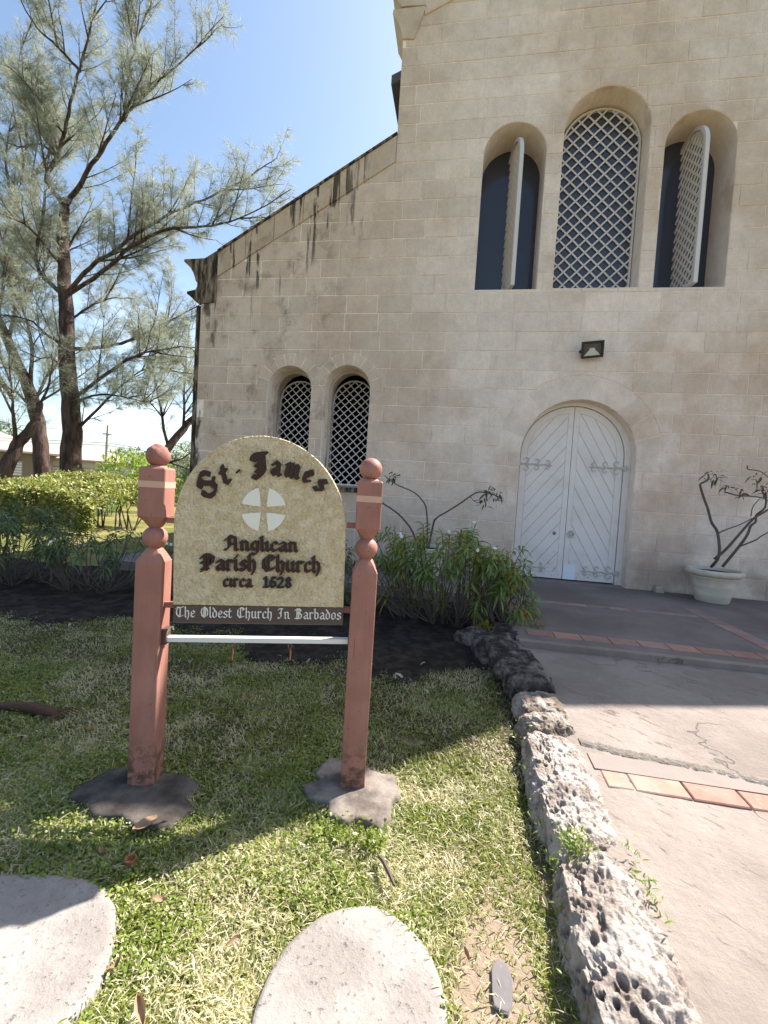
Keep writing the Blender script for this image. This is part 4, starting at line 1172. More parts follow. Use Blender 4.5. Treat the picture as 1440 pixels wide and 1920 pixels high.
def rock(name, cx, cy, cz, L, Wd, H, yaw, mat, seed, parent, n=60, pit=.016, lump=.035, ex=.58, pits=True):
    """a coral block: rounded box with lumps and eroded pits"""
    lin = np.linspace(-1, 1, n + 1); A, B = np.meshgrid(lin, lin)
    Vs, Ls = [], []; off = 0
    a = (np.arange(n)[:, None]*(n+1) + np.arange(n)[None]).ravel()
    quad_ = np.c_[a, a+1, a+n+2, a+n+1]
    for ax_ in range(3):
        for sg in (-1, 1):
            if ax_ == 2 and sg == -1: continue
            P = np.zeros((A.size, 3)); o_ = [(1, 2), (2, 0), (0, 1)][ax_]
            P[:, ax_] = sg; P[:, o_[0]] = A.ravel()*sg; P[:, o_[1]] = B.ravel()
            Vs.append(P); Ls.append(quad_ + off); off += A.size
    P = np.concatenate(Vs); Lp = np.concatenate(Ls)
    r = np.linalg.norm(P, axis=1, keepdims=True); sph = P / r
    P = P*(1-ex) + sph*ex*1.25
    D = P/np.linalg.norm(P, axis=1, keepdims=True)
    P = P * np.array((Wd/2, L/2, H/2))
    Nn = D*np.array((1/Wd, 1/L, 1/H)); Nn /= np.linalg.norm(Nn, axis=1, keepdims=True)
    Q = P + np.array((cx*3.1, cy*2.3, seed))
    d = (vnoise(Q, 7, seed, 3) - .5)*lump*2
    d += (vnoise(Q, 34, seed+5, 3) - .5)*.016
    if pits:
        wrp = np.stack([vnoise(Q + 3*k, 17, seed + 40 + k, 2) - .5 for k in range(3)], 1)*.075
        F, rid = worley(Q + wrp, 17, seed+9); w = np.clip((.66 - F)/.40, 0, 1)
        d -= pit*1.05*(w*w*(3-2*w))*(rid > .80)*(.3 + rid)*.9
        F, rid = worley(Q + wrp*.6 + 5, 40, seed+13); w = np.clip((.66 - F)/.34, 0, 1)
        d -= pit*.95*(w*w*(3-2*w))*(rid > .35)*(.4 + rid)*np.clip(vnoise(Q, 9, seed+21, 2)*3 - .8, .25, 1.3)
        d -= np.abs(vnoise(Q, 75, seed+17, 2) - .5)*.012
    P = P + Nn*d[:, None]
    c, s = math.cos(yaw), math.sin(yaw)
    X = P[:, 0]*c - P[:, 1]*s + cx; Y = P[:, 0]*s + P[:, 1]*c + cy
    V = np.c_[X, Y, P[:, 2] + cz]
    me = big_mesh(name, V, Lp, np.full(len(Lp), 4), True)
    bmw = bmesh.new(); bmw.from_mesh(me); bmesh.ops.remove_doubles(bmw, verts=bmw.verts, dist=1e-5); bmw.to_mesh(me); bmw.free()
    return link(name, me, M[mat], parent)
kerb = thing("coral_kerb", (0, 0, 0), "rough pitted coral stone kerb running between the lawn and the paved path", "kerb")
KS = [ # cx, cy, length, width, height, yaw, mat, pit
 (.60, .62, .80, .31, .30, .02, 'coral_rock', .018), (.585, 1.41, .72, .30, .29, .01, 'coral_rock', .019),
 (.600, 2.23, .88, .30, .28, -.015, 'coral_rock', .014), (.625, 2.775, .20, .27, .23, -.05, 'earthy_rock', .006),
 (.635, 3.06, .36, .28, .22, .02, 'earthy_rock', .006)]
for i, (cx, cy, L, w_, h, ya, mt, pt) in enumerate(KS):
    small = mt == 'earthy_rock'
    rock("coral_stone", cx, cy, .135 - h/2 + .012, L*(1.12 if small else 1), w_*(1.08 if small else 1), h, ya, mt, 31 + i*7, kerb, 120 if i in (1, 2) else 72, .012 if small else pt, .055 if small else .035, .85 if small else .58)
bedk = thing("bed_edging", (0, 0, 0), "blackened lumpy rocks edging the soil bed in front of the flowering shrub", "rock edging")
for i, (cx, cy, L, w_, h, ya) in enumerate([(.585, 3.42, .40, .30, .20, .18), (.53, 3.78, .40, .34, .22, .30), (.43, 4.12, .40, .36, .24, .55), (.54, 4.48, .5, .24, .24, .05), (.26, 4.40, .30, .30, .16, 1.0)]):
    rock("dark_rock", cx, cy, .085, L, w_, h, ya, 'black_rock', 77 + i*5, bedk, 44, .012, .05, .6)

# small stone lump at the foot of the wall
m = MB(); m.box((-.055, -.05, 0), (.055, .05, .10)); m.box((-.048, -.054, .035), (.048, -.0501, .06))
tag(m.build("block_stub", M['coping']), "small yellowish block stub at the foot of the wall by the flower pot", "block").location = (3.07, 7.33, .20)

# ------------------------------------------------------------------ plant tools
def frames(D, U=None):
    """orthonormal frames for unit directions D: x side, y along, z normal"""
    D = D/np.linalg.norm(D, axis=1, keepdims=True)
    up = np.tile(np.array((0.05, 0.03, 1.0)), (len(D), 1)) if U is None else U
    Sx = np.cross(D, up); l = np.linalg.norm(Sx, axis=1, keepdims=True); Sx = Sx/np.maximum(l, 1e-4)
    Nn = np.cross(Sx, D)
    return Sx, D, Nn
LEAF = np.array([(0,0,0),(.16,.22,.02),(-.16,.22,.02),(.25,.5,.03),(-.25,.5,.03),(.20,.78,-.03),(-.20,.78,-.03),(0,1,-.12)], float)
LEAF_F = [(0,1,3,4,2) , (4,3,5,6), (6,5,7)]
ROUND = np.array([(0,0,0),(.32,.2,.03),(.5,.5,.05),(.36,.82,.02),(0,1,-.04),(-.36,.82,.02),(-.5,.5,.05),(-.32,.2,.03)], float)
ROUND_F = [(0,1,2,6,7), (2,3,4,5,6)]
def leaves(name, P, D, L, Wd, mat, parent=None, shape='leaf', droop=None, roll=None, U=None, size_var=True):
    T, F = (LEAF, LEAF_F) if shape == 'leaf' else (ROUND, ROUND_F)
    n = len(P); Sx, Dy, Nz = frames(D, U)
    L = np.broadcast_to(np.asarray(L, float), (n,)); Wd = np.broadcast_to(np.asarray(Wd, float), (n,))
    if roll is None: roll = RNG.uniform(-.7, .7, n)
    c, s = np.cos(roll)[:, None], np.sin(roll)[:, None]
    Sx, Nz = Sx*c + Nz*s, Nz*c - Sx*s
    dr = np.zeros(n) if droop is None else np.broadcast_to(droop, (n,))
    t = T[None]
    V = P[:, None] + Sx[:, None]*(t[..., 0:1]*Wd[:, None, None]) + Dy[:, None]*(t[..., 1:2]*L[:, None, None]) + Nz[:, None]*(t[..., 2:3]*L[:, None, None])
    V[..., 2] -= (T[None, :, 1]**2)*(dr*L)[:, None]
    k = len(T); base = np.arange(n)[:, None]*k
    loops = np.concatenate([base + np.array(sum(F, ()))[None]], axis=1).ravel()
    counts = np.tile(np.array([len(f) for f in F]), n)
    me = big_mesh(name, V.reshape(-1, 3), loops, counts, True)
    return link(name, me, M[mat], parent)
def unit(v): return v/np.maximum(np.linalg.norm(v, axis=-1, keepdims=True), 1e-9)
def rdir(n, up=0.0, rng=RNG):
    v = rng.normal(size=(n, 3)); v = unit(v); v[:, 2] += up; return unit(v)

class Wood:
    def __init__(s): s.mb = MB()
    def limb(s, pts, r0, r1, n=6, sub=3, wob=0.0, seed=0):
        p = np.array(pts, float); k = len(p); out = []
        for i in range(k - 1):
            a, b, c, d = p[max(i-1, 0)], p[i], p[i+1], p[min(i+2, k-1)]
            for j in range(sub):
                t = j/sub
                out.append(.5*((2*b) + (-a+c)*t + (2*a-5*b+4*c-d)*t*t + (-a+3*b-3*c+d)*t**3))
        out.append(p[-1]); out = np.array(out)
        if wob: out[1:-1] += (RNG.random((len(out)-2, 3)) - .5)*wob
        r = np.linspace(r0, r1, len(out))
        s.mb.tube(out, list(r), n)
        return out

# ------------------------------------------------------------------ casuarinas
def casuarina(name, limbs, label, spacing=.42, sec=(1.2, 2.6), strands=26, group="feathery trees beyond the church", strand_len=(.22, .42), min_z=1.8, seed=1, lean_up=.35, w=.0088, subs=1.0):
    rng = np.random.default_rng(seed); root_all = None
    base = limbs[0][2][0]
    root = thing(name, (base[0], base[1], -.06), label, "tree", group)
    wd = Wood(); tw = Wood(); lb = Wood()
    P_all, D_all, G_all = [], [], []
    trunk = np.array(limbs[0][2], float)
    work = []
    for li, (r0, r1, pts) in enumerate(limbs):
        pts = np.array(pts, float)
        if li and root_all is not None:
            d0 = np.linalg.norm(root_all - pts[0], axis=1); j = int(np.argmin(d0))
            pts = np.vstack([root_all[j] + np.array((0, 0, -.12)), pts[1:]]) if len(pts) > 2 else pts
        q = (wd if li == 0 else lb).limb(pts, r0, r1 if li == 0 else .012, 10 if li == 0 else 7, 4, .06)
        if li == 0: root_all = q
        else: root_all = np.vstack([root_all, q])
        work.append((q, .70 if li == 0 else .10, 1.0))
        if li:                                  # side limbs
            tot = np.linalg.norm(np.diff(q, axis=0), axis=1).sum()
            for k in range(int(tot*subs)):
                i = int(rng.integers(len(q)//5, len(q) - 2)); d = unit(q[i+1] - q[i])
                side = rng.normal(size=3); side = unit(side - d*np.dot(side, d))
                dd = unit(d*.8 + side*.7 + np.array((0, 0, .25 + lean_up*.4))); ln = rng.uniform(1.3, 3.2)*(1.1 - .5*i/len(q))
                kk = np.arange(5)/4
                sub_ = q[i] + dd[None]*(kk*ln)[:, None] + np.array((0, 0, 1))[None]*((kk**2)*ln*.22*(lean_up + .2))[:, None] + (rng.random((5, 3)) - .5)*.10*kk[:, None]
                sq = lb.limb(sub_, .020 + .008*ln, .006, 5, 2)
                work.append((sq, .15, .75))
    for q, st, sc in work:
        seg = np.linalg.norm(np.diff(q, axis=0), axis=1); cum = np.r_[0, np.cumsum(seg)]
        tot = cum[-1]
        s = tot*st
        while s < tot:
            i = min(np.searchsorted(cum, s, 'right') - 1, len(seg)-1); t = (s - cum[i])/max(seg[i], 1e-6)
            p = q[i]*(1-t) + q[i+1]*t; d = unit(q[i+1] - q[i])
            s += spacing*rng.uniform(.6, 1.4)
            if p[2] < min_z: continue
            f = s/tot
            side = rng.normal(size=3); side -= d*np.dot(side, d); side = unit(side)
            dd = unit(d*.75 + side*.85 + np.array((0, 0, lean_up)))
            ln = rng.uniform(*sec)*(1.15 - .55*f)*sc
            m_ = 6; k = np.arange(m_ + 1)/m_
            bend = unit(dd*.6 + np.array((0, 0, .5)))
            tp = p + (dd[None]*k[:, None]*(1 - .5*k[:, None]) + bend[None]*(k[:, None]**2)*.5)*ln
            tp += (rng.random(tp.shape) - .5)*.05*ln*.4
            tw.mb.tube(tp, list(np.linspace(.010 + .005*ln, .004, m_+1)), 3, False)
            n = int(ln/.085)
            kk = rng.uniform(.05, 1, n); ii = np.minimum((kk*m_).astype(int), m_-1); ff = kk*m_ - ii
            pp = tp[ii]*(1-ff[:, None]) + tp[ii+1]*ff[:, None]; td = unit(tp[ii+1] - tp[ii])
            so_ = rng.normal(size=(n, 3)); so_ = unit(so_ - td*(so_*td).sum(1, keepdims=True))
            sub = unit(td*.9 + so_*.8 + np.array((0, 0, .15)))
            sl_ = rng.uniform(.15, .45, n)*(1.2 - .5*kk)
            idx = np.repeat(np.arange(n), strands)      # every sub-twig carries a plume of needles
            u = rng.random(len(idx))
            P_all.append(pp[idx] + sub[idx]*(sl_[idx]*u)[:, None])
            D_all.append(unit(sub[idx]*.8 + rng.normal(size=(len(idx), 3))*.38 + np.array((0, 0, -.12))))
    P = np.concatenate(P_all); D = np.concatenate(D_all); n = len(P)
    L = rng.uniform(*strand_len, n)
    Sx, Dy, Nz = frames(D)
    a = rng.uniform(0, math.pi, n)[:, None]; Sx = Sx*np.cos(a) + Nz*np.sin(a)
    V = np.zeros((n, 3, 3)); V[:, 0] = P - Sx*(w/2); V[:, 1] = P + Sx*(w/2); V[:, 2] = P + Dy*L[:, None]; V[:, 2, 2] -= .28*L
    me = big_mesh("crown", V.reshape(-1, 3), np.arange(n*3), np.full(n, 3))
    link("crown", me, M['needle'], root, True)
    wd.mb.build("trunk", M['bark'], root, True, True)
    lb.mb.build("limbs", M['bark'], root, True, True)
    tag(tw.mb.build("twigs", M['twig'], root, False, True), kind='stuff')
    return root, n

T = {'main': [(0.42, 0.15, [[-15.25, 15.67, -0.31], [-15.45, 15.74, 2.04], [-15.51, 15.79, 3.54], [-15.79, 15.83, 5.45], [-16.0, 15.89, 7.58], [-16.25, 15.95, 9.71], [-16.4, 15.99, 11.42], [-16.38, 16.04, 12.39]]), (0.1, 0.03, [[-16.45, 16.02, 12.17], [-16.89, 15.86, 12.81], [-16.95, 15.75, 13.16], [-16.45, 15.76, 13.95], [-16.12, 15.75, 15.14], [-15.81, 15.75, 16.52], [-15.4, 15.77, 17.89], [-15.04, 15.78, 19.24], [-14.74, 15.8, 21.18], [-14.6, 15.81, 23.49]]), (0.094, 0.05, [[-16.37, 15.87, 8.42], [-17.06, 15.67, 9.38], [-17.14, 15.56, 10.16], [-16.85, 15.56, 11.79], [-16.68, 15.51, 12.87]]), (0.1, 0.03, [[-16.31, 16.04, 12.18], [-15.61, 15.93, 12.8], [-15.12, 15.78, 13.28], [-14.27, 15.71, 14.18], [-13.62, 15.59, 14.83], [-12.79, 15.5, 15.47], [-11.88, 15.43, 16.1], [-10.8, 15.38, 16.8], [-9.42, 15.41, 18.07]]), (0.089, 0.03, [[-15.86, 15.97, 8.77], [-14.95, 15.87, 9.65], [-13.83, 15.78, 10.19], [-12.56, 15.74, 10.93], [-11.21, 15.7, 11.55], [-9.7, 15.68, 12.05], [-8.24, 15.65, 12.63], [-7.2, 15.56, 13.15]]), (0.089, 0.03, [[-15.53, 16.01, 8.47], [-14.35, 15.74, 9.36], [-12.81, 15.52, 10.22], [-11.31, 15.28, 10.58], [-9.66, 15.04, 10.52], [-8.11, 14.79, 10.59], [-6.24, 14.62, 11.38]]), (0.083, 0.03, [[-15.38, 15.94, 6.33], [-14.66, 16.48, 6.73], [-13.9, 17.04, 7.24], [-13.11, 17.6, 8.01], [-12.27, 18.18, 8.8], [-11.39, 18.77, 9.61]]), (0.083, 0.03, [[-15.27, 15.88, 4.62], [-14.07, 15.86, 5.49], [-12.89, 15.83, 6.12], [-11.72, 15.79, 6.42], [-10.16, 15.79, 6.54]]), (0.065, 0.03, [[-14.97, 15.88, 3.35], [-14.69, 16.21, 4.17], [-13.99, 16.63, 5.26], [-13.12, 17.06, 6.05], [-12.18, 17.47, 6.18]]), (0.059, 0.03, [[-16.24, 15.8, 6.49], [-16.29, 15.14, 6.89], [-16.18, 14.49, 7.04], [-16.39, 13.77, 6.96]]), (0.059, 0.03, [[-16.35, 15.93, 9.71], [-16.39, 14.69, 10.46], [-16.29, 13.43, 10.27]]), (0.059, 0.02, [[-16.12, 16.3, 17.23], [-16.42, 15.6, 17.83], [-16.83, 14.87, 18.13], [-17.01, 14.2, 18.94]]), (0.048, 0.02, [[-13.43, 15.63, 15.05], [-13.43, 15.69, 16.47], [-13.23, 15.79, 17.9], [-12.82, 15.92, 19.34], [-12.52, 16.03, 20.78]]), (0.048, 0.02, [[-16.61, 16.12, 15.05], [-16.78, 15.1, 15.65], [-16.99, 14.07, 15.88]]), (0.053, 0.03, [[-16.06, 15.88, 7.58], [-15.47, 16.35, 8.29], [-14.9, 16.8, 8.8], [-14.16, 17.27, 9.0]]), (0.053, 0.03, [[-15.8, 15.84, 5.66], [-16.3, 15.52, 5.98], [-16.77, 15.17, 5.67]]), (0.053, 0.03, [[-16.33, 15.96, 10.35], [-16.15, 16.55, 11.52], [-15.85, 17.15, 12.52]]), (0.053, 0.03, [[-15.34, 15.85, 4.19], [-14.16, 15.73, 4.62], [-12.87, 15.6, 4.52], [-11.6, 15.45, 4.22]]), (0.053, 0.03, [[-16.54, 16.09, 13.99], [-17.04, 15.5, 14.2], [-17.44, 14.9, 13.58]]), (0.053, 0.03, [[-16.72, 16.06, 14.19], [-18.17, 16.15, 15.81], [-18.94, 16.34, 17.3]])], 'second': [(0.36, 0.1, [[-18.13, 17.22, -0.46], [-18.46, 17.27, 2.02], [-18.88, 17.29, 4.14], [-19.39, 17.27, 5.42], [-20.29, 17.2, 7.15], [-21.5, 17.1, 9.46], [-22.9, 17.01, 12.71]]), (0.1, 0.03, [[-19.28, 17.27, 5.19], [-19.38, 17.51, 7.03], [-20.16, 17.65, 9.22], [-20.71, 17.82, 11.46]]), (0.09, 0.03, [[-20.29, 17.2, 7.15], [-20.4, 17.61, 9.2], [-21.17, 17.95, 12.26], [-21.19, 18.4, 14.96]]), (0.09, 0.03, [[-18.88, 17.29, 4.14], [-19.29, 16.75, 4.83], [-19.93, 16.15, 5.02]]), (0.08, 0.03, [[-19.06, 17.29, 4.61], [-18.79, 17.91, 6.2], [-18.91, 18.46, 7.59]]), (0.08, 0.03, [[-20.33, 17.79, 9.28], [-19.82, 18.46, 11.04], [-20.05, 19.03, 13.33]]), (0.08, 0.03, [[-20.96, 17.14, 8.42], [-20.15, 16.87, 10.71], [-20.45, 16.4, 12.69]]), (0.08, 0.03, [[-21.26, 18.19, 10.45], [-20.61, 18.74, 12.68], [-21.37, 19.08, 15.67], [-21.36, 19.55, 18.54]]), (0.08, 0.03, [[-21.34, 18.31, 13.45], [-22.0, 18.31, 15.91], [-21.8, 18.46, 18.42]]), (0.07, 0.03, [[-21.19, 18.4, 14.96], [-21.11, 18.53, 17.46], [-21.65, 18.55, 19.93], [-21.54, 18.65, 21.94]]), (0.07, 0.03, [[-21.7, 19.38, 15.89], [-21.0, 19.81, 17.44], [-19.99, 20.29, 18.77]]), (0.07, 0.03, [[-19.39, 17.27, 5.42], [-19.09, 16.32, 5.75], [-19.14, 15.28, 5.46]])], 'lean': [(0.26, 0.1, [[-15.31, 12.66, 0.63], [-14.99, 12.89, 1.82], [-14.88, 13.06, 2.38], [-14.55, 13.26, 2.97], [-14.49, 13.44, 3.82]]), (0.08, 0.05, [[-14.71, 12.82, 2.22], [-14.84, 12.84, 3.07], [-14.97, 12.86, 3.96], [-15.14, 12.89, 5.38]]), (0.064, 0.03, [[-14.97, 12.86, 3.96], [-15.06, 12.36, 4.53], [-15.41, 11.82, 5.03]]), (0.048, 0.02, [[-14.49, 13.44, 3.82], [-14.42, 13.75, 4.91], [-14.64, 14.02, 6.11]])], 'back': [(0.22, 0.12, [[-13.74, 17.99, 0.77], [-13.51, 18.5, 2.24], [-13.32, 18.98, 3.1], [-13.03, 19.47, 3.9], [-12.64, 19.97, 4.71], [-11.48, 20.64, 6.3]]), (0.072, 0.03, [[-13.13, 18.7, 3.08], [-13.64, 18.52, 4.77], [-13.88, 18.39, 6.41], [-13.67, 18.35, 8.52]]), (0.072, 0.03, [[-12.91, 19.28, 3.88], [-13.01, 19.33, 5.45], [-13.02, 19.42, 7.45], [-12.91, 19.53, 9.46]]), (0.064, 0.02, [[-12.29, 19.42, 4.62], [-12.48, 19.1, 5.9], [-12.82, 18.75, 6.76], [-13.36, 18.35, 7.35]]), (0.064, 0.02, [[-13.25, 18.14, 2.23], [-12.32, 18.3, 2.4], [-11.43, 18.48, 3.17]])]}
FR = [[[3.613, 6.98, 0.679], [3.615, 6.98, 0.862], [3.623, 6.98, 1.174], [3.519, 6.98, 1.309], [3.456, 6.98, 1.499], [3.396, 6.98, 1.651], [3.306, 6.98, 1.814], [3.355, 6.98, 1.855], [3.421, 6.98, 1.911], [3.485, 6.98, 1.991]], [[3.609, 6.98, 0.796], [3.736, 6.98, 0.95], [3.9, 6.98, 1.195], [4.031, 6.98, 1.397], [4.158, 6.98, 1.508], [4.222, 6.98, 1.55], [4.358, 6.98, 1.66]], [[3.624, 6.98, 1.168], [3.736, 6.98, 1.221], [3.89, 6.98, 1.31], [4.03, 6.98, 1.403]], [[3.746, 6.98, 0.691], [3.916, 6.98, 1.003], [3.982, 6.98, 1.176], [4.017, 6.98, 1.294], [4.091, 6.98, 1.363], [4.117, 6.98, 1.454], [4.174, 6.98, 1.572], [4.162, 6.98, 1.775]], [[3.939, 6.98, 1.005], [4.079, 6.98, 1.106], [4.154, 6.98, 1.163], [4.261, 6.98, 1.222], [4.387, 6.98, 1.333]], [[4.016, 6.98, 1.434], [4.039, 6.98, 1.563], [4.041, 6.98, 1.678]], [[3.679, 6.98, 1.752], [3.786, 6.98, 1.713], [3.901, 6.98, 1.708], [4.084, 6.98, 1.706], [4.223, 6.98, 1.664], [4.311, 6.98, 1.556]], [[3.889, 6.98, 2.121], [3.926, 6.98, 2.078], [4.052, 6.98, 2.066], [4.193, 6.98, 2.004], [4.282, 6.98, 1.883]]]
FRL = [[3.465, 6.98, 1.952], [3.533, 6.98, 1.968], [3.651, 6.98, 1.808], [3.86, 6.98, 1.724], [4.066, 6.98, 1.781], [4.061, 6.98, 1.971], [4.119, 6.98, 1.823]]
FL = [[[-0.483, 6.9, 0.414], [-0.663, 6.9, 0.857], [-0.828, 6.9, 1.047], [-0.963, 6.9, 1.165], [-1.151, 6.9, 1.28], [-1.365, 6.9, 1.394], [-1.5, 6.9, 1.463]], [[-0.433, 6.9, 0.419], [-0.437, 6.9, 0.874], [-0.466, 6.9, 1.123], [-0.517, 6.9, 1.321], [-0.703, 6.9, 1.485], [-0.964, 6.9, 1.583], [-1.165, 6.9, 1.712]], [[-0.433, 6.9, 0.419], [-0.369, 6.9, 0.979], [-0.315, 6.9, 1.109], [-0.161, 6.9, 1.219], [0.026, 6.9, 1.356], [0.187, 6.9, 1.49], [0.304, 6.9, 1.546], [0.498, 6.9, 1.521], [0.632, 6.9, 1.468]], [[0.165, 6.9, 1.464], [0.267, 6.9, 1.384], [0.362, 6.9, 1.402]]]
FLL = [[-1.048, 6.9, 1.705], [-0.995, 6.9, 1.67], [0.399, 6.9, 1.564], [0.521, 6.9, 1.534], [0.362, 6.9, 1.402], [0.62, 6.9, 1.48]]

casuarina("casuarina_tree", T['main'], "tall thick-trunked feathery tree forking into two leaders, limbs sweeping right towards the church", seed=3, strands=21, group=None)
casuarina("casuarina_tree", T['second'], "feathery tree with a slimmer dark trunk just left of the thick trunk", seed=5, strands=18, group=None)
casuarina("casuarina_tree", T['lean'], "small leaning forked feathery tree at the far left edge above the hedge", seed=9, strands=14, sec=(.7, 1.5), group=None)
casuarina("casuarina_tree", T['back'], "dark slanting feathery tree partly hidden by the church corner", seed=11, strands=12, sec=(.8, 1.9), lean_up=-.1, strand_len=(.18, .36), group=None)

# ------------------------------------------------------------------ hedge and background greenery
def clump(name, loc, rx, ry, rz, n, L, mat, label, cat, group=None, seed=1, zc=None, flat=.0, shape='leaf', stems=6, wr=.45, shell=.55):
    rng = np.random.default_rng(seed)
    root = thing(name, loc, label, cat, group)
    q = rdir(n, 0, rng); r = shell + (1-shell)*rng.random(n)**.6
    # uneven outline
    lob = .78 + .44*vnoise(q*1.0 + seed, 2.3, seed, 3)
    P = q*(r*lob)[:, None]*np.array((rx, ry, rz)); zc = rz if zc is None else zc
    P[:, 2] += zc
    if flat: P[:, 2] = np.minimum(P[:, 2], zc + rz*flat + rng.normal(size=n)*.04)
    k = P[:, 2] > .03; P = P[k]; q = q[k]
    D = unit(q*.8 + rng.normal(size=P.shape)*.6 + np.array((0, 0, .2)))
    Lr = rng.uniform(.7, 1.3, len(P))*L
    leaves("foliage", P, D, Lr, Lr*wr, mat, root, shape, droop=rng.uniform(0, .6, len(P)))
    wd = MB()
    for i in range(stems):
        a = rng.uniform(0, 6.28); e = np.array((math.cos(a)*rx*.6*rng.random(), math.sin(a)*ry*.6*rng.random(), zc + rz*.3*rng.random()))
        wd.tube([(e[0]*.15, e[1]*.15, -.05), (e[0]*.5 + rng.normal()*.03, e[1]*.5, e[2]*.5), tuple(e)], [.02*rz + .008, .015*rz + .005, .006], 5)
    wd.build("stems", M['twig'], root)
    return root
# clipped hedge under the big trunks
def hedge(name, a, b, depth, h0, h1, n, label, mat, L=.09, seed=2, mats=None):
    rng = np.random.default_rng(seed)
    a, b = np.array(a), np.array(b); d = b - a; Ln = np.linalg.norm(d); d = d/Ln; nn = np.array((-d[1], d[0]))
    root = thing(name, (a[0], a[1], -.05), label, "hedge")
    t = rng.random(n); face = rng.random(n)
    v = np.where(face < .45, rng.normal(size=n)*.05, rng.uniform(0, depth, n))
    top = h0 + (h1 - h0)*t
    top = top*(1 - .16*np.clip((t - .8)/.2, 0, 1)**2 - .2*np.clip((.12 - t)/.12, 0, 1)**2) + (vnoise(np.c_[t*Ln, v], 1.3, seed, 3) - .5)*.22
    top = top + .15*v
    z = np.where(face < .45, rng.uniform(.12, 1, n)*top, top + rng.normal(size=n)*.05)
    P = np.c_[a[0] - a[0] + d[0]*t*Ln + nn[0]*v, d[1]*t*Ln + nn[1]*v, z]
    P += (np.stack([vnoise(P + 7*k, 2.2, seed + 60 + k, 3) for k in range(3)], 1) - .5)*np.array((.55, .55, .30))
    endr = np.clip((t - .86)/.14, 0, 1); P[:, 2] *= 1 - .35*endr**2*rng.random(n)
    D = rdir(n, .35, rng)
    Lr = rng.uniform(.7, 1.3, n)*L
    leaves("foliage", P, D, Lr, Lr*.62, mat, root, 'round')
    wd = MB()
    for i in range(26):
        s = rng.random(); p = d*s*Ln + nn*depth*.5
        wd.tube([(p[0], p[1], 0), (p[0] + rng.normal()*.1, p[1] + rng.normal()*.1, h0*.5), (p[0] + rng.normal()*.25, p[1] + rng.normal()*.2, h0*.9)], [.025, .018, .008], 5)
    wd.build("stems", M['twig'], root)
    return root
hedge("clipped_hedge", (-13.2, 10.0), (-9.0, 9.75), 3.0, 1.02, 1.00, 20000, "clipped hedge with a sunlit yellow-green top in front of the big trunk", 'hedge_leaf', .085)
clump("bush", (-19.2, 23.5, -.05), 1.6, 1.4, 1.5, 1500, .42, 'bright_leaf', "bright green broad-leaved bush right of the utility pole", "bush", seed=4, wr=.35)
clump("bush", (-16.6, 22.5, -.05), 1.2, 1.2, 1.25, 1100, .34, 'bright_leaf', "bright green bush just left of the sign's left post top", "bush", seed=14, wr=.35)
clump("bush", (-14.3, 16.5, -.05), .7, .6, .42, 700, .13, 'bright_leaf', "low light green bush at the edge of the lit lawn behind the hedge's right end", "bush", seed=15, stems=2)
clump("bush", (-13.1, 14.9, -.05), .55, .5, .6, 500, .22, 'dark_shrub_leaf', "small dark spiky bush at the right end of the clipped hedge", "bush", seed=16, wr=.2, stems=2)
clump("far_tree", (-18.0, 27.5, -.05), 1.7, 1.7, 1.3, 1400, .30, 'far_leaf', "round dark tree standing behind the bright green bushes", "tree", seed=6, zc=2.7)
clump("far_tree", (-15.0, 25.0, -.05), 1.5, 1.5, 1.3, 1200, .30, 'far_leaf', "dark bushy tree beyond the church's left corner", "tree", seed=26, zc=2.0)
clump("far_tree", (-43.5, 54.0, -.05), 3.6, 3.0, 1.9, 1500, .55, 'far_leaf', "distant tree showing above the pale house's right end", "tree", seed=7, zc=3.4)
clump("far_tree", (-37.5, 56.0, -.05), 4.6, 3.0, 1.7, 1500, .55, 'far_leaf', "distant low tree right of the utility pole", "tree", seed=8, zc=3.0)
clump("far_tree", (-58.0, 46.0, -.05), 6, 4, 3.2, 1600, .7, 'far_leaf', "distant tree behind the left house at the picture's edge", "tree", seed=18, zc=4.4)

# ------------------------------------------------------------------ houses, pole, wires, garden wall
def house(loc, rotz, w, d, h, rise, label, wallmat, wins):
    root = thing("house", loc, label, "house", None, rotz)
    m = MB(); m.box((-w/2, -d/2, 0), (w/2, d/2, h)); m.build("wall", M[wallmat], root)
    e = .55
    m = MB(); z = h + .02
    m.add([(-w/2-e,-d/2-e,z),(w/2+e,-d/2-e,z),(w/2+e,d/2+e,z),(-w/2-e,d/2+e,z),(-w/2-e,-d/2-e,z+.16),(w/2+e,-d/2-e,z+.16),(w/2+e,d/2+e,z+.16),(-w/2-e,d/2+e,z+.16),(-w/2+d*.45,0,z+rise),(w/2-d*.45,0,z+rise)],
          [(0,3,2,1),(0,1,5,4),(1,2,6,5),(2,3,7,6),(3,0,4,7),(4,5,9,8),(5,6,9),(6,7,8,9),(7,4,8)])
    m.build("roof", M['house_roof'], root)
    for x, z0, ww, hh in wins:
        f = MB(); f.box((x-ww/2, -d/2-.05, z0), (x+ww/2, -d/2-.003, z0+hh)); fo = f.build("window", M['shutter'], root)
        n = 5
        for i in range(n):
            s = MB(); s.box((x-ww/2+.06, -d/2-.09, z0+.06+(hh-.12)*i/n), (x+ww/2-.06, -d/2-.052, z0+.06+(hh-.12)*(i+.6)/n)); s.build("slat", M['white_lattice_paint'], fo)
house((-40.5, 42.0, -.05), math.radians(38), 10.5, 7, 2.75, 1.6, "low white house with a pale hipped roof between trunk and utility pole", 'house_wall', [(3.6, .9, 1.4, 1.25), (1.2, .9, 1.4, 1.25), (-1.6, .9, 1.4, 1.25)])
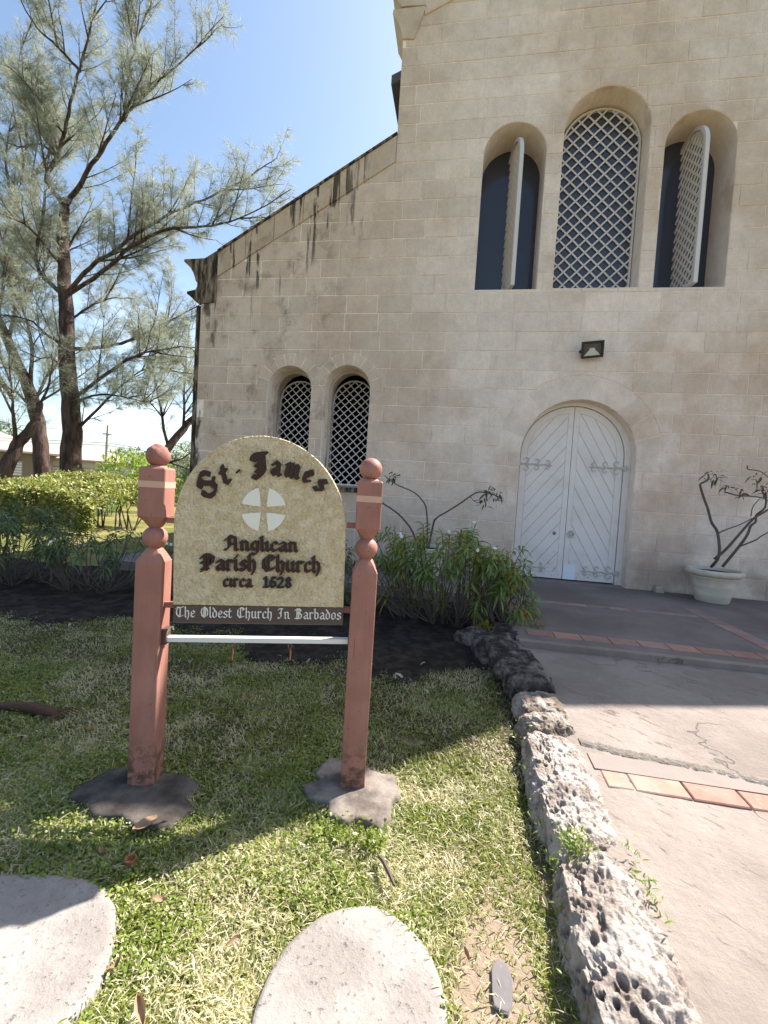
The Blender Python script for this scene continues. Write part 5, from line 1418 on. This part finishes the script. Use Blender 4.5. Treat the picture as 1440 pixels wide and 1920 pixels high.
house((-43.5, 34.0, -.05), math.radians(50), 11.0, 8, 3.0, 1.9, "house with dark walls and a pinkish roof at the left edge behind the trees", 'house_dark_wall', [(2.6, 1.0, 1.5, 1.3), (-1.5, 1.0, 1.5, 1.3)])
pole = thing("utility_pole", (-29.7, 33.75, -.05), "slim pale utility pole standing right of the white house", "utility pole")
m = MB(); m.tube([(0, 0, 0), (0.0, 0, 3.0), (.04, 0, 5.75)], [.13, .115, .09], 8); m.build("pole", M['pole_wood'], pole, True)
m = MB(); m.box((-.45, -.04, 4.95), (.45, .04, 5.03)); m.build("crossarm", M['pole_wood'], pole)
for k, (dz, dz2) in enumerate(((5.0, 7.6), (4.2, 4.6), (4.0, 4.2))):
    m = MB()
    a, b = Vector((-29.7, 33.75, dz)), Vector((8.0, 52.0, dz2)); c = Vector((-75.0, 16.0, dz2 + 1.5))
    pts = [a.lerp(b, i/12) - Vector((0, 0, 1.1*math.sin(math.pi*i/12))) for i in range(13)]
    pt2 = [a.lerp(c, i/12) - Vector((0, 0, 1.1*math.sin(math.pi*i/12))) for i in range(13)]
    m.tube(pt2[::-1] + pts[1:], .017, 4)
    tag(m.build("overhead_wire", M['wire']), ["topmost overhead wire strung from the utility pole's head", "middle overhead wire crossing below the utility pole's crossarm", "lowest overhead wire strung from the utility pole"][k], "wire", "overhead wires")
m = MB(); m.box((-.0, -.1, 0), (9.5, .1, 1.22)); m.box((-.03, -.14, 1.22), (9.53, .14, 1.30))
gw = thing("garden_wall", (-21.0, 26.4, -.05), "low pale garden wall behind the bright green bushes", "wall", rotz=math.radians(18))
m.build("wall_body", M['house_wall'], gw)

# ------------------------------------------------------------------ flowering shrubs in the bed
LEAFMESH = []
def leaf_proto(i):
    bend = (.05, .16, .28, .40)[i]
    V = LEAF.copy(); V[:, 2] -= (bend + .15)*V[:, 1]**2; V[:, 0] *= (1.0, .86, 1.1, .95)[i]*.40
    V[:, 2] += np.abs(V[:, 0])*.25
    return V
def shrub(loc, rx, ry, h, ntips, label, seed, leaf_L=.115, nleaf=(13, 21), flowers=8, singles=0, mat='shrub_leaf', yellow=.10, cover=1.0, name="flowering_shrub", low=.12):
    rng = np.random.default_rng(seed)
    root = thing(name, loc, label, "shrub", None)
    wd = MB(); tips = []
    bases = [(rng.uniform(-.45, .45)*rx, rng.uniform(-.3, .3)*ry) for _ in range(max(5, ntips//7))]
    for i in range(ntips):
        a = rng.uniform(0, 2*math.pi); rr = math.sqrt(rng.uniform(.12, 1))
        el = rng.uniform(0, 1)**.55
        tip = np.array((math.cos(a)*rr*rx, math.sin(a)*rr*ry, h*(low + (1-low)*el)*(1 - .20*rr*rr*(el > .5))))
        b = min(bases, key=lambda q: (q[0]-tip[0]*.6)**2 + (q[1]-tip[1]*.6)**2 + rng.uniform(0, .12))
        b = np.array((b[0], b[1], -.06))
        mid = b*.45 + tip*.55 + np.array((rng.normal()*.05, rng.normal()*.05, -.08*h + rng.normal()*.03)); mid[2] = max(mid[2], .03)
        q1 = b*.8 + mid*.2 + np.array((0, 0, .05))
        wd.tube([b, q1, mid, tip], [.009, .007, .0055, .0035], 5)
        tips.append((tip, unit(unit(tip - mid)*.6 + np.array((math.cos(a)*rr*.7, math.sin(a)*rr*.7 - .15, .25)))))
    wd.build("stems", M['grey_stem'], root)
    P, D = [], []
    for tip, d in tips:
        if rng.random() > cover: continue
        n = int(rng.integers(*nleaf))
        az = rng.uniform(0, 6.28) + np.arange(n)*2.4
        fr = frames(np.array([d])); s, _, nz_ = fr[0][0], fr[1][0], fr[2][0]
        for k in range(n):
            side = s*math.cos(az[k]) + nz_*math.sin(az[k])
            spread = rng.uniform(.8, 1.4)
            dd = unit(d*(.65 - .4*k/n) + side*spread + np.array((0, 0, .10)))
            P.append(tip - d*(.13*k/n) + rng.normal(size=3)*.004); D.append(dd)
    P = np.array(P); D = np.array(D); n = len(P)
    L = rng.uniform(.72, 1.2, n)*leaf_L
    yel = (rng.random(n) < yellow) & (vnoise(P + seed, 3.5, seed, 2) > .5)
    order_ = np.argsort(P[:, 1] - .3*P[:, 2]); single_ = set(order_[:singles].tolist())
    rest = np.array([i not in single_ for i in range(n)])
    for flag, mt in ((False, mat), (True, 'yellow_leaf')):
        k = rest & (yel == flag)
        if k.sum() > 2:
            o = leaves("foliage", P[k], D[k], L[k], L[k]*.40, mt, root, 'leaf', droop=rng.uniform(.2, .8, k.sum()))
            if singles: tag(o, kind='stuff')
    if singles:
        if not LEAFMESH:
            for mt in (mat, 'yellow_leaf'):
                row_ = []
                for i in range(4):
                    me = mesh("leaf", leaf_proto(i), LEAF_F, True); me.materials.append(M[mt]); row_.append(me)
                LEAFMESH.append(row_)
        Sx, Dy, Nz = frames(D)
        for i in single_:
            me = LEAFMESH[int(yel[i])][int(rng.integers(4))]
            o = bpy.data.objects.new("leaf", me); COL.objects.link(o); o.parent = root
            ro = rng.uniform(-.6, .6); sx_ = Vector(Sx[i])*math.cos(ro) + Vector(Nz[i])*math.sin(ro); dy = Vector(Dy[i]); nz_ = sx_.cross(dy)
            m3 = Matrix((sx_, dy, nz_)).transposed().to_4x4(); m3 = Matrix.Translation(Vector(P[i])) @ m3 @ Matrix.Scale(L[i], 4)
            o.matrix_local = m3
    pick = sorted(tips, key=lambda q: -(q[0][2] - .5*q[0][1]))
    pet = [(0,0,0),(.35,.45,.06),(.38,.8,.04),(0,1,.0),(-.3,.85,.02),(-.34,.45,.03)]
    for i in range(min(flowers, len(pick))):
        tip, d = pick[int(rng.integers(min(len(pick), flowers*3)))]
        me_ = MB()
        for f_ in range(int(rng.integers(1, 4))):
            c = tip + d*rng.uniform(.02, .06) + rng.normal(size=3)*.016
            fr = frames(np.array([unit(d + rng.normal(size=3)*.4)]))
            s, dd, nz_ = fr[0][0], fr[1][0], fr[2][0]
            for k in range(5):
                a = k*2*math.pi/5 + rng.random()*.2; y_ = s*math.cos(a) + nz_*math.sin(a); x_ = np.cross(dd, y_)
                me_.add([tuple(c + (x_*p[0] + y_*p[1])*.021 + dd*(p[2] + .25*p[1])*.021) for p in pet], [tuple(range(6))])
        me_.build("blossom", M['white_petal'], root)
    return root
shrub((-.10, 5.02, .03), 1.02, .52, 1.15, 138, "leafy shrub with small white blossoms standing between the sign and the church door", 5, singles=290, flowers=5, yellow=.3, leaf_L=.122, cover=.88)
shrub((.52, 4.80, .03), .42, .34, .88, 34, "low leggy right-hand shrub with yellowing leaves and blossoms by the path edge", 21, flowers=2, yellow=.75, leaf_L=.125, name="flowering_shrub")
shrub((-1.75, 5.1, .02), .75, .45, .95, 50, "dark leafy shrub in the bed seen through under the sign", 6, flowers=2, mat='dark_shrub_leaf')
shrub((-3.15, 4.95, .02), .70, .45, .80, 46, "thin-stemmed dark shrub just left of the sign's left post", 7, flowers=2, mat='dark_shrub_leaf', cover=.8, low=.3)
shrub((-4.35, 4.75, .02), .80, .5, .88, 56, "dark bare-stemmed shrub second from the left edge", 8, flowers=2, mat='dark_shrub_leaf', cover=.85, low=.25)
shrub((-5.6, 4.7, .02), .95, .7, 1.12, 92, "dense dark shrub with pale blossoms at the left edge of the bed", 9, flowers=3, mat='dark_shrub_leaf', leaf_L=.13)

# ------------------------------------------------------------------ flower pots with frangipani
def flower_pot(loc, label):
    root = thing("flower_pot", loc, label, "flower pot")
    m = MB()
    prof = [(.001, 0), (.195, 0), (.205, .012), (.225, .10), (.2285, .115), (.226, .125), (.246, .215), (.2505, .228), (.247, .238), (.263, .315), (.268, .325), (.266, .345)]
    m.lathe(prof, 48); m.build("pot_body", M['pot_plastic'], root, True)
    m = MB(); r = [(.268, .335), (.288, .338), (.293, .35), (.291, .362), (.320, .372), (.342, .392), (.349, .420), (.343, .445), (.326, .458), (.303, .452), (.293, .43), (.29, .36)]
    base = 0
    n = 56
    for rr, z in r:
        for k in range(n): t_ = 2*math.pi*k/n; m.v.append((rr*math.cos(t_), rr*math.sin(t_), z))
    for i in range(len(r)-1):
        for k in range(n): m.f.append((i*n+k, i*n+(k+1) % n, (i+1)*n+(k+1) % n, (i+1)*n+k))
    m.build("rim", M['pot_plastic'], root, True)
    V, F = [], []
    m = MB(); m.lathe([(.001, .40), (.294, .40), (.294, .41), (.15, .428), (.001, .432)], 24); 
    m.build("potting_soil", M['bed_soil'], root, True)
    return root
flower_pot((3.62, 6.98, .20), "cream ribbed flower pot standing against the wall right of the white door")
flower_pot((-.44, 6.95, .20), "pale flower pot left of the door mostly hidden behind the flowering shrub")
def frangipani(loc, lines, clusters, radii, label, red, seed):
    rng = np.random.default_rng(seed)
    root = thing("frangipani", loc, label, "potted plant")
    m = MB()
    for pts, r in zip(lines, radii):
        r = r*.66; q = np.array(pts); q = q + np.c_[np.zeros(len(q)), rng.normal(size=len(q))*.035, np.zeros(len(q))]
        w = Wood(); o = w.limb(q, r, r*.55, 7, 3); n0 = len(m.v); m.v += w.mb.v; m.f += [tuple(i + n0 for i in f) for f in w.mb.f]
    m.build("branches", M['grey_stem'], root, True, True)
    for ci_, c in enumerate(clusters):
        n = int(rng.integers(9, 15)); P = np.tile(np.array(c), (n, 1)) + rng.normal(size=(n, 3))*.035
        D = rdir(n, .1, rng); L = rng.uniform(.07, .15, n)
        leaves("leaf_cluster", P, D, L, L*.42, 'red_leaf' if (red and ci_ in red) else 'frangipani_leaf', root, 'leaf', droop=rng.uniform(0, .6, n)).location = -root.location
frangipani((3.62, 6.98, .62), FR, FRL, (.032, .030, .016, .030, .017, .012, .016, .013), "bare-branched frangipani with sparse wilted leaves growing in the pot right of the door", (2, 3, 4), 3)
frangipani((-.44, 6.95, .62), FL, FLL, (.026, .022, .024, .010), "nearly bare frangipani branches rising against the wall behind the flowering shrub", (), 4)

# ------------------------------------------------------------------ grass, clover and litter on the lawn
def lawn_ok(x, y):
    P = np.c_[x, y]
    k = np.ones(len(x), bool)
    edge = 3.50 + 0.22*np.sin(x*1.9 + 0.6) + 0.14*np.sin(x*5.3) - np.where(x > -0.7, 0.22, 0)
    edge = np.where(x < -2.6, edge + .22, edge)
    k &= y < edge + .28 + (vnoise(P, 7, 3, 2) - .5)*.55
    k &= x < .465 - .02*np.sin(y*5)
    for pl in (STL, STR, TC, TL): 
        c = np.mean(pl, axis=0); k &= ~inside(x, y, [tuple(c + (np.array(p) - c)*(.93 + .06*RNG.random())) for p in pl])
    bare = np.exp(-(((x - .22)/.20)**2 + ((y - 1.32)/.42)**2))
    k &= RNG.random(len(x)) > np.clip(bare*1.25, 0, .95)
    k &= RNG.random(len(x)) > .55*np.clip((vnoise(P, 2.2, 91, 3) - .52)*6, 0, 1)
    # clear of the thin scuffed strip along the kerb
    k &= RNG.random(len(x)) > np.clip((x - .36)/.1, 0, .7)
    return k
def scatter(n):
    # denser near the viewer
    y = .82 + (RNG.random(n)**1.35)*(4.1 - .82); half = np.clip(.45 + 1.05*y, 0, 6)
    x = RNG.uniform(-1.0, 1.0, n)*half - .35*y
    k = (x > -4.6) & (x < .5); x, y = x[k], y[k]
    k = lawn_ok(x, y); return x[k], y[k]
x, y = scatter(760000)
k = RNG.random(len(x)) < np.clip(1.0 - (y - 1.9)*1.6, .40, 1.0); x, y = x[k], y[k]; n = len(x)  # blades thinned over the shaded lawn; bare soil deepens its shade
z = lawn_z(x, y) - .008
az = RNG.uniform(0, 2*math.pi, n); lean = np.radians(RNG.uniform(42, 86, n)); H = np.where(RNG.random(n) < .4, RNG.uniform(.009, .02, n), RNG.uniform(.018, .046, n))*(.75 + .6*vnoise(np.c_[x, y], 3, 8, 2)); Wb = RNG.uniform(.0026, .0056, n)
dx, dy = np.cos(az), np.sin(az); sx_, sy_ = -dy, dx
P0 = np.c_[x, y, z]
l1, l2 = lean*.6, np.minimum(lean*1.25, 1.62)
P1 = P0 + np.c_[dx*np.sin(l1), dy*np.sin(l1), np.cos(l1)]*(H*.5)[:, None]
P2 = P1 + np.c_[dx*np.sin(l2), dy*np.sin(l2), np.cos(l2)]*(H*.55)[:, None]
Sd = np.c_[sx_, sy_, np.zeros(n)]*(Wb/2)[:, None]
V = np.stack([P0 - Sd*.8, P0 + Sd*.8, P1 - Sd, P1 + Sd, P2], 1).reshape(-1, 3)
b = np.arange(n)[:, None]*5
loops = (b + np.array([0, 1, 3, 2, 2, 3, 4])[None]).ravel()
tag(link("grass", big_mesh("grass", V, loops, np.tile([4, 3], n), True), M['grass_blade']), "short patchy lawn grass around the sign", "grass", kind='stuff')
# clover-like weeds in patches
x, y = scatter(150000); k = vnoise(np.c_[x, y], 1.7, 55, 3) > .50; x, y = x[k], y[k]; n = len(x)
P = np.c_[x, y, lawn_z(x, y) + RNG.uniform(.004, .032, n)]; D = rdir(n, .0); D[:, 2] = np.abs(D[:, 2])*.35; L = RNG.uniform(.006, .013, n)
tag(leaves("clover", P, D, L, L*.95, 'clover_leaf', None, 'round', U=np.tile((0., 0., 1.), (n, 1))), "small round-leaved weeds growing among the grass", "weeds", kind='stuff')
# dry thatch
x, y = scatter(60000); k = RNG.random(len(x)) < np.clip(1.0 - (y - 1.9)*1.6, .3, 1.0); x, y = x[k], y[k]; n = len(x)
P = np.c_[x, y, lawn_z(x, y) + RNG.uniform(.0, .022, n)]; D = rdir(n, .05); D[:, 2] *= .3; L = RNG.uniform(.02, .055, n)
tag(leaves("dry_thatch", P, D, L, L*.09 + .001, 'straw', None, 'leaf'), "dry straw-coloured thatch lying in the lawn", "thatch", kind='stuff')
# grass creeping over the rims of the slabs and footing stones
rp_, rd_ = [], []
for pl, zt, dens in ((TC, .024, 900), (TL, .024, 900), (STL, .018, 420), (STR, .03, 420)):
    o_ = np.array(pl); nx_ = np.roll(o_, -1, 0); ln_ = np.linalg.norm(nx_ - o_, axis=1); pr = ln_/ln_.sum()
    i_ = RNG.choice(len(o_), dens, p=pr); u_ = RNG.random(dens)[:, None]
    p_ = o_[i_]*(1-u_) + nx_[i_]*u_; c_ = o_.mean(0); out = p_ - c_; out /= np.linalg.norm(out, axis=1, keepdims=True)
    k_ = vnoise(p_, 9, 71, 2) > .42; p_, out = p_[k_], out[k_]
    p_ = p_ + out*RNG.uniform(.0, .02, len(p_))[:, None]
    rp_.append(np.c_[p_, np.full(len(p_), .004)]); rd_.append(np.c_[-out*RNG.uniform(.2, 1.0, len(p_))[:, None], np.full(len(p_), .75)] + RNG.normal(size=(len(p_), 3))*.35)
P = np.concatenate(rp_); D = np.concatenate(rd_); n = len(P); L = RNG.uniform(.03, .062, n)
tag(leaves("rim_grass", P, D, L, L*.11, 'grass_blade', None, 'leaf', droop=RNG.uniform(.2, .9, n)), "grass blades creeping over the rims of the stones", "grass", kind='stuff')
# little tuft of weeds growing on the kerb and beside it
x = np.r_[RNG.normal(.53, .035, 260), RNG.normal(.735, .02, 90), RNG.normal(.45, .02, 260)]; y = np.r_[RNG.normal(1.79, .04, 260), RNG.normal(1.68, .10, 90), RNG.uniform(1.2, 2.9, 260)]; n = len(x)
zz_ = np.where(x < .48, .02, np.where(x < .66, .12, .11))
P = np.c_[x, y, zz_ + RNG.uniform(0, .05, n)]; D = rdir(n, .5); L = RNG.uniform(.012, .032, n)
tag(leaves("kerb_weeds", P, D, L, L*.5, 'clover_leaf', None, 'leaf'), "tiny weeds sprouting from cracks in the coral kerb", "weeds", kind='stuff')
# sprigs in front of the right footing stone
n = 420; P = np.c_[RNG.uniform(-.50, -.20, n), RNG.normal(1.765, .035, n), RNG.uniform(.005, .06, n)]; L = RNG.uniform(.010, .02, n)
tag(leaves("footing_weeds", P, rdir(n, .3), L, L*.8, 'clover_leaf', None, 'round'), "leafy weeds tucked under the right footing stone's front edge", "weeds", kind='stuff')

# fallen leaves one can pick out
def curled_leaf(L, Wd, curl, seed):
    rng = np.random.default_rng(seed); V = []; nu, nv = 7, 5
    for i in range(nu):
        u = i/(nu-1); ww = Wd*math.sin(math.pi*min(max(u, .03), .97))**.75
        for j in range(nv):
            v = j/(nv-1)*2 - 1
            V.append((v*ww/2*(1 - .15*curl), (u-.5)*L, .004 + abs(v)**2*curl*Wd*.35 + .012*math.sin(u*3.1 + seed)*curl + rng.normal()*.0012))
    F = [(i*nv+j, i*nv+j+1, (i+1)*nv+j+1, (i+1)*nv+j) for i in range(nu-1) for j in range(nv-1)]
    return mesh("fallen_leaf", V, F, True)
DL = [curled_leaf(.052, .026, 1.2, 1), curled_leaf(.044, .024, .8, 2), curled_leaf(.060, .024, 1.6, 3)]
for me in DL: me.materials.append(M['dead_leaf'])
DP = [me.copy() for me in DL]
for me in DP: me.materials.clear(); me.materials.append(M['pale_dead_leaf'])
spots = [(-.74, 1.03, 0, 1.2), (-.91, 1.33, 0, 1.0), (-.38, 3.31, 1, .9), (-.13, 3.2, 1, .8), (.29, 3.69, 1, 1.0), (-1.96, 2.18, 0, 1.2), (-.60, 1.25, 0, .8), (.12, 1.38, 0, .7), (-1.3, 2.75, 0, .9), (-.75, 2.7, 0, .7), (-.1, 2.65, 1, .8),
         (-1.75, 2.45, 0, .9), (-2.3, 2.9, 1, .9), (-2.0, 3.2, 1, .8), (-2.9, 3.4, 1, 1.0), (-3.4, 3.5, 1, .9), (-1.1, 3.4, 1, .8), (-.62, 3.5, 1, .9), (-.2, 3.62, 1, .8), (.12, 3.4, 1, .7), (-.9, 1.12, 0, .8), (.40, 1.62, 1, .7), (.36, 1.2, 1, .9), (-.45, 1.62, 0, .7), (-.02, 1.72, 1, .7), (-1.25, 1.46, 0, .8)]
for i, (x, y, pale, sc) in enumerate(spots):
    o = bpy.data.objects.new("fallen_leaf", (DP if pale else DL)[i % 3]); COL.objects.link(o)
    zz_ = .012 + (.055 if y > 3.3 else .012)
    o.location = (x, y, zz_); o.rotation_euler = (RNG.uniform(-.3, .3), RNG.uniform(-.3, .3), RNG.uniform(0, 6.28)); o.scale = (sc,)*3
    kind_ = "pale" if pale else "brown"
    where = ("on the dark soil bed left of the sign" if x < -1.5 else "on the dark soil bed behind the sign" if x < -.5 else "on the dark soil bed right of the sign") if y > 3.3 else ("on the shaded lawn left of the sign" if x < -1.5 else "on the shaded lawn behind the sign posts" if x < -.3 else "on the shaded lawn right of the sign") if y > 2 else ("in the grass between the two stone slabs" if x < -.45 else "in the grass by the coral kerb" if x > .1 else "in the grass just behind the oval slab")
    tag(o, f"{kind_} dry leaf fallen {where}", "leaf", "dry leaves fallen on the ground")
# a big torn dead leaf on the left footing stone
me = curled_leaf(.095, .055, .35, 9); me.materials.append(M['dead_leaf'])
o = link("dead_leaf", me); o.location = (-1.17, 1.60, .042); o.rotation_euler = (.10, .12, -.55); tag(o, "large torn dead leaf lying over the front edge of the left footing stone", "leaf")
me = curled_leaf(.075, .045, .5, 12); me.materials.append(M['pale_dead_leaf'])
o = link("dead_leaf", me); o.location = (-.36, 3.34, .06); o.rotation_euler = (.1, .1, 1.1); tag(o, "broad pale leaf on the dark soil just right of the sign's right post", "leaf")
# brown shard, twig, palm sheath, slate chip
m = MB(); m.lathe([(.008, 0), (.017, .003), (.021, .015), (.022, .023), (.019, .023), (.015, .007), (.003, .006)], 14)
tag(m.build("brown_shard", M['brown_shard'], None, True), "small rusty brown cup-like shard in the grass below the left footing stone", "shard").location = (-1.12, 1.455, .004)
m = MB(); m.tube([(-.035, .055, .0), (-.01, .02, .012), (.02, -.03, .014), (.045, -.065, .004)], [.006, .008, .008, .005], 7)
tag(m.build("broken_twig", M['twig'], None, True), "short broken twig on the grass in front of the right footing stone", "twig").location = (-.18, 1.62, .035)
m = MB(); m.tube([(-.34, -.03, .01), (-.2, .0, .02), (-.02, .012, .024), (.12, .0, .022), (.20, -.012, .016), (.235, -.03, .010)], [.010, .026, .033, .030, .020, .006], 9)
for k in range(7): m.tube([(.12 + .01*k, -.02 + .006*k, .022), (.20 + .012*k, -.03 + .012*k, .02 + .003*k), (.27 + .01*k, -.045 + .018*k, .006)], [.006, .004, .0015], 4)
sheath = tag(m.build("palm_sheath", M['palm_brown'], None, True), "dark brown fallen palm stalk lying at the left edge of the lawn", "palm stalk")
sheath.location = (-2.42, 2.24, .02); sheath.rotation_euler = (0, 0, .05); sheath.scale = (.85, 1.0, .9)
flat_stone("slate_chip", [(.198, 1.268), (.236, 1.262), (.252, 1.30), (.258, 1.35), (.246, 1.398), (.216, 1.405), (.196, 1.375), (.194, 1.31)], -.01, .006, 'slate_chip', "flat grey stone chip on the bare earth near the kerb", "stone chip", .02, .010, 4, jag=.8)
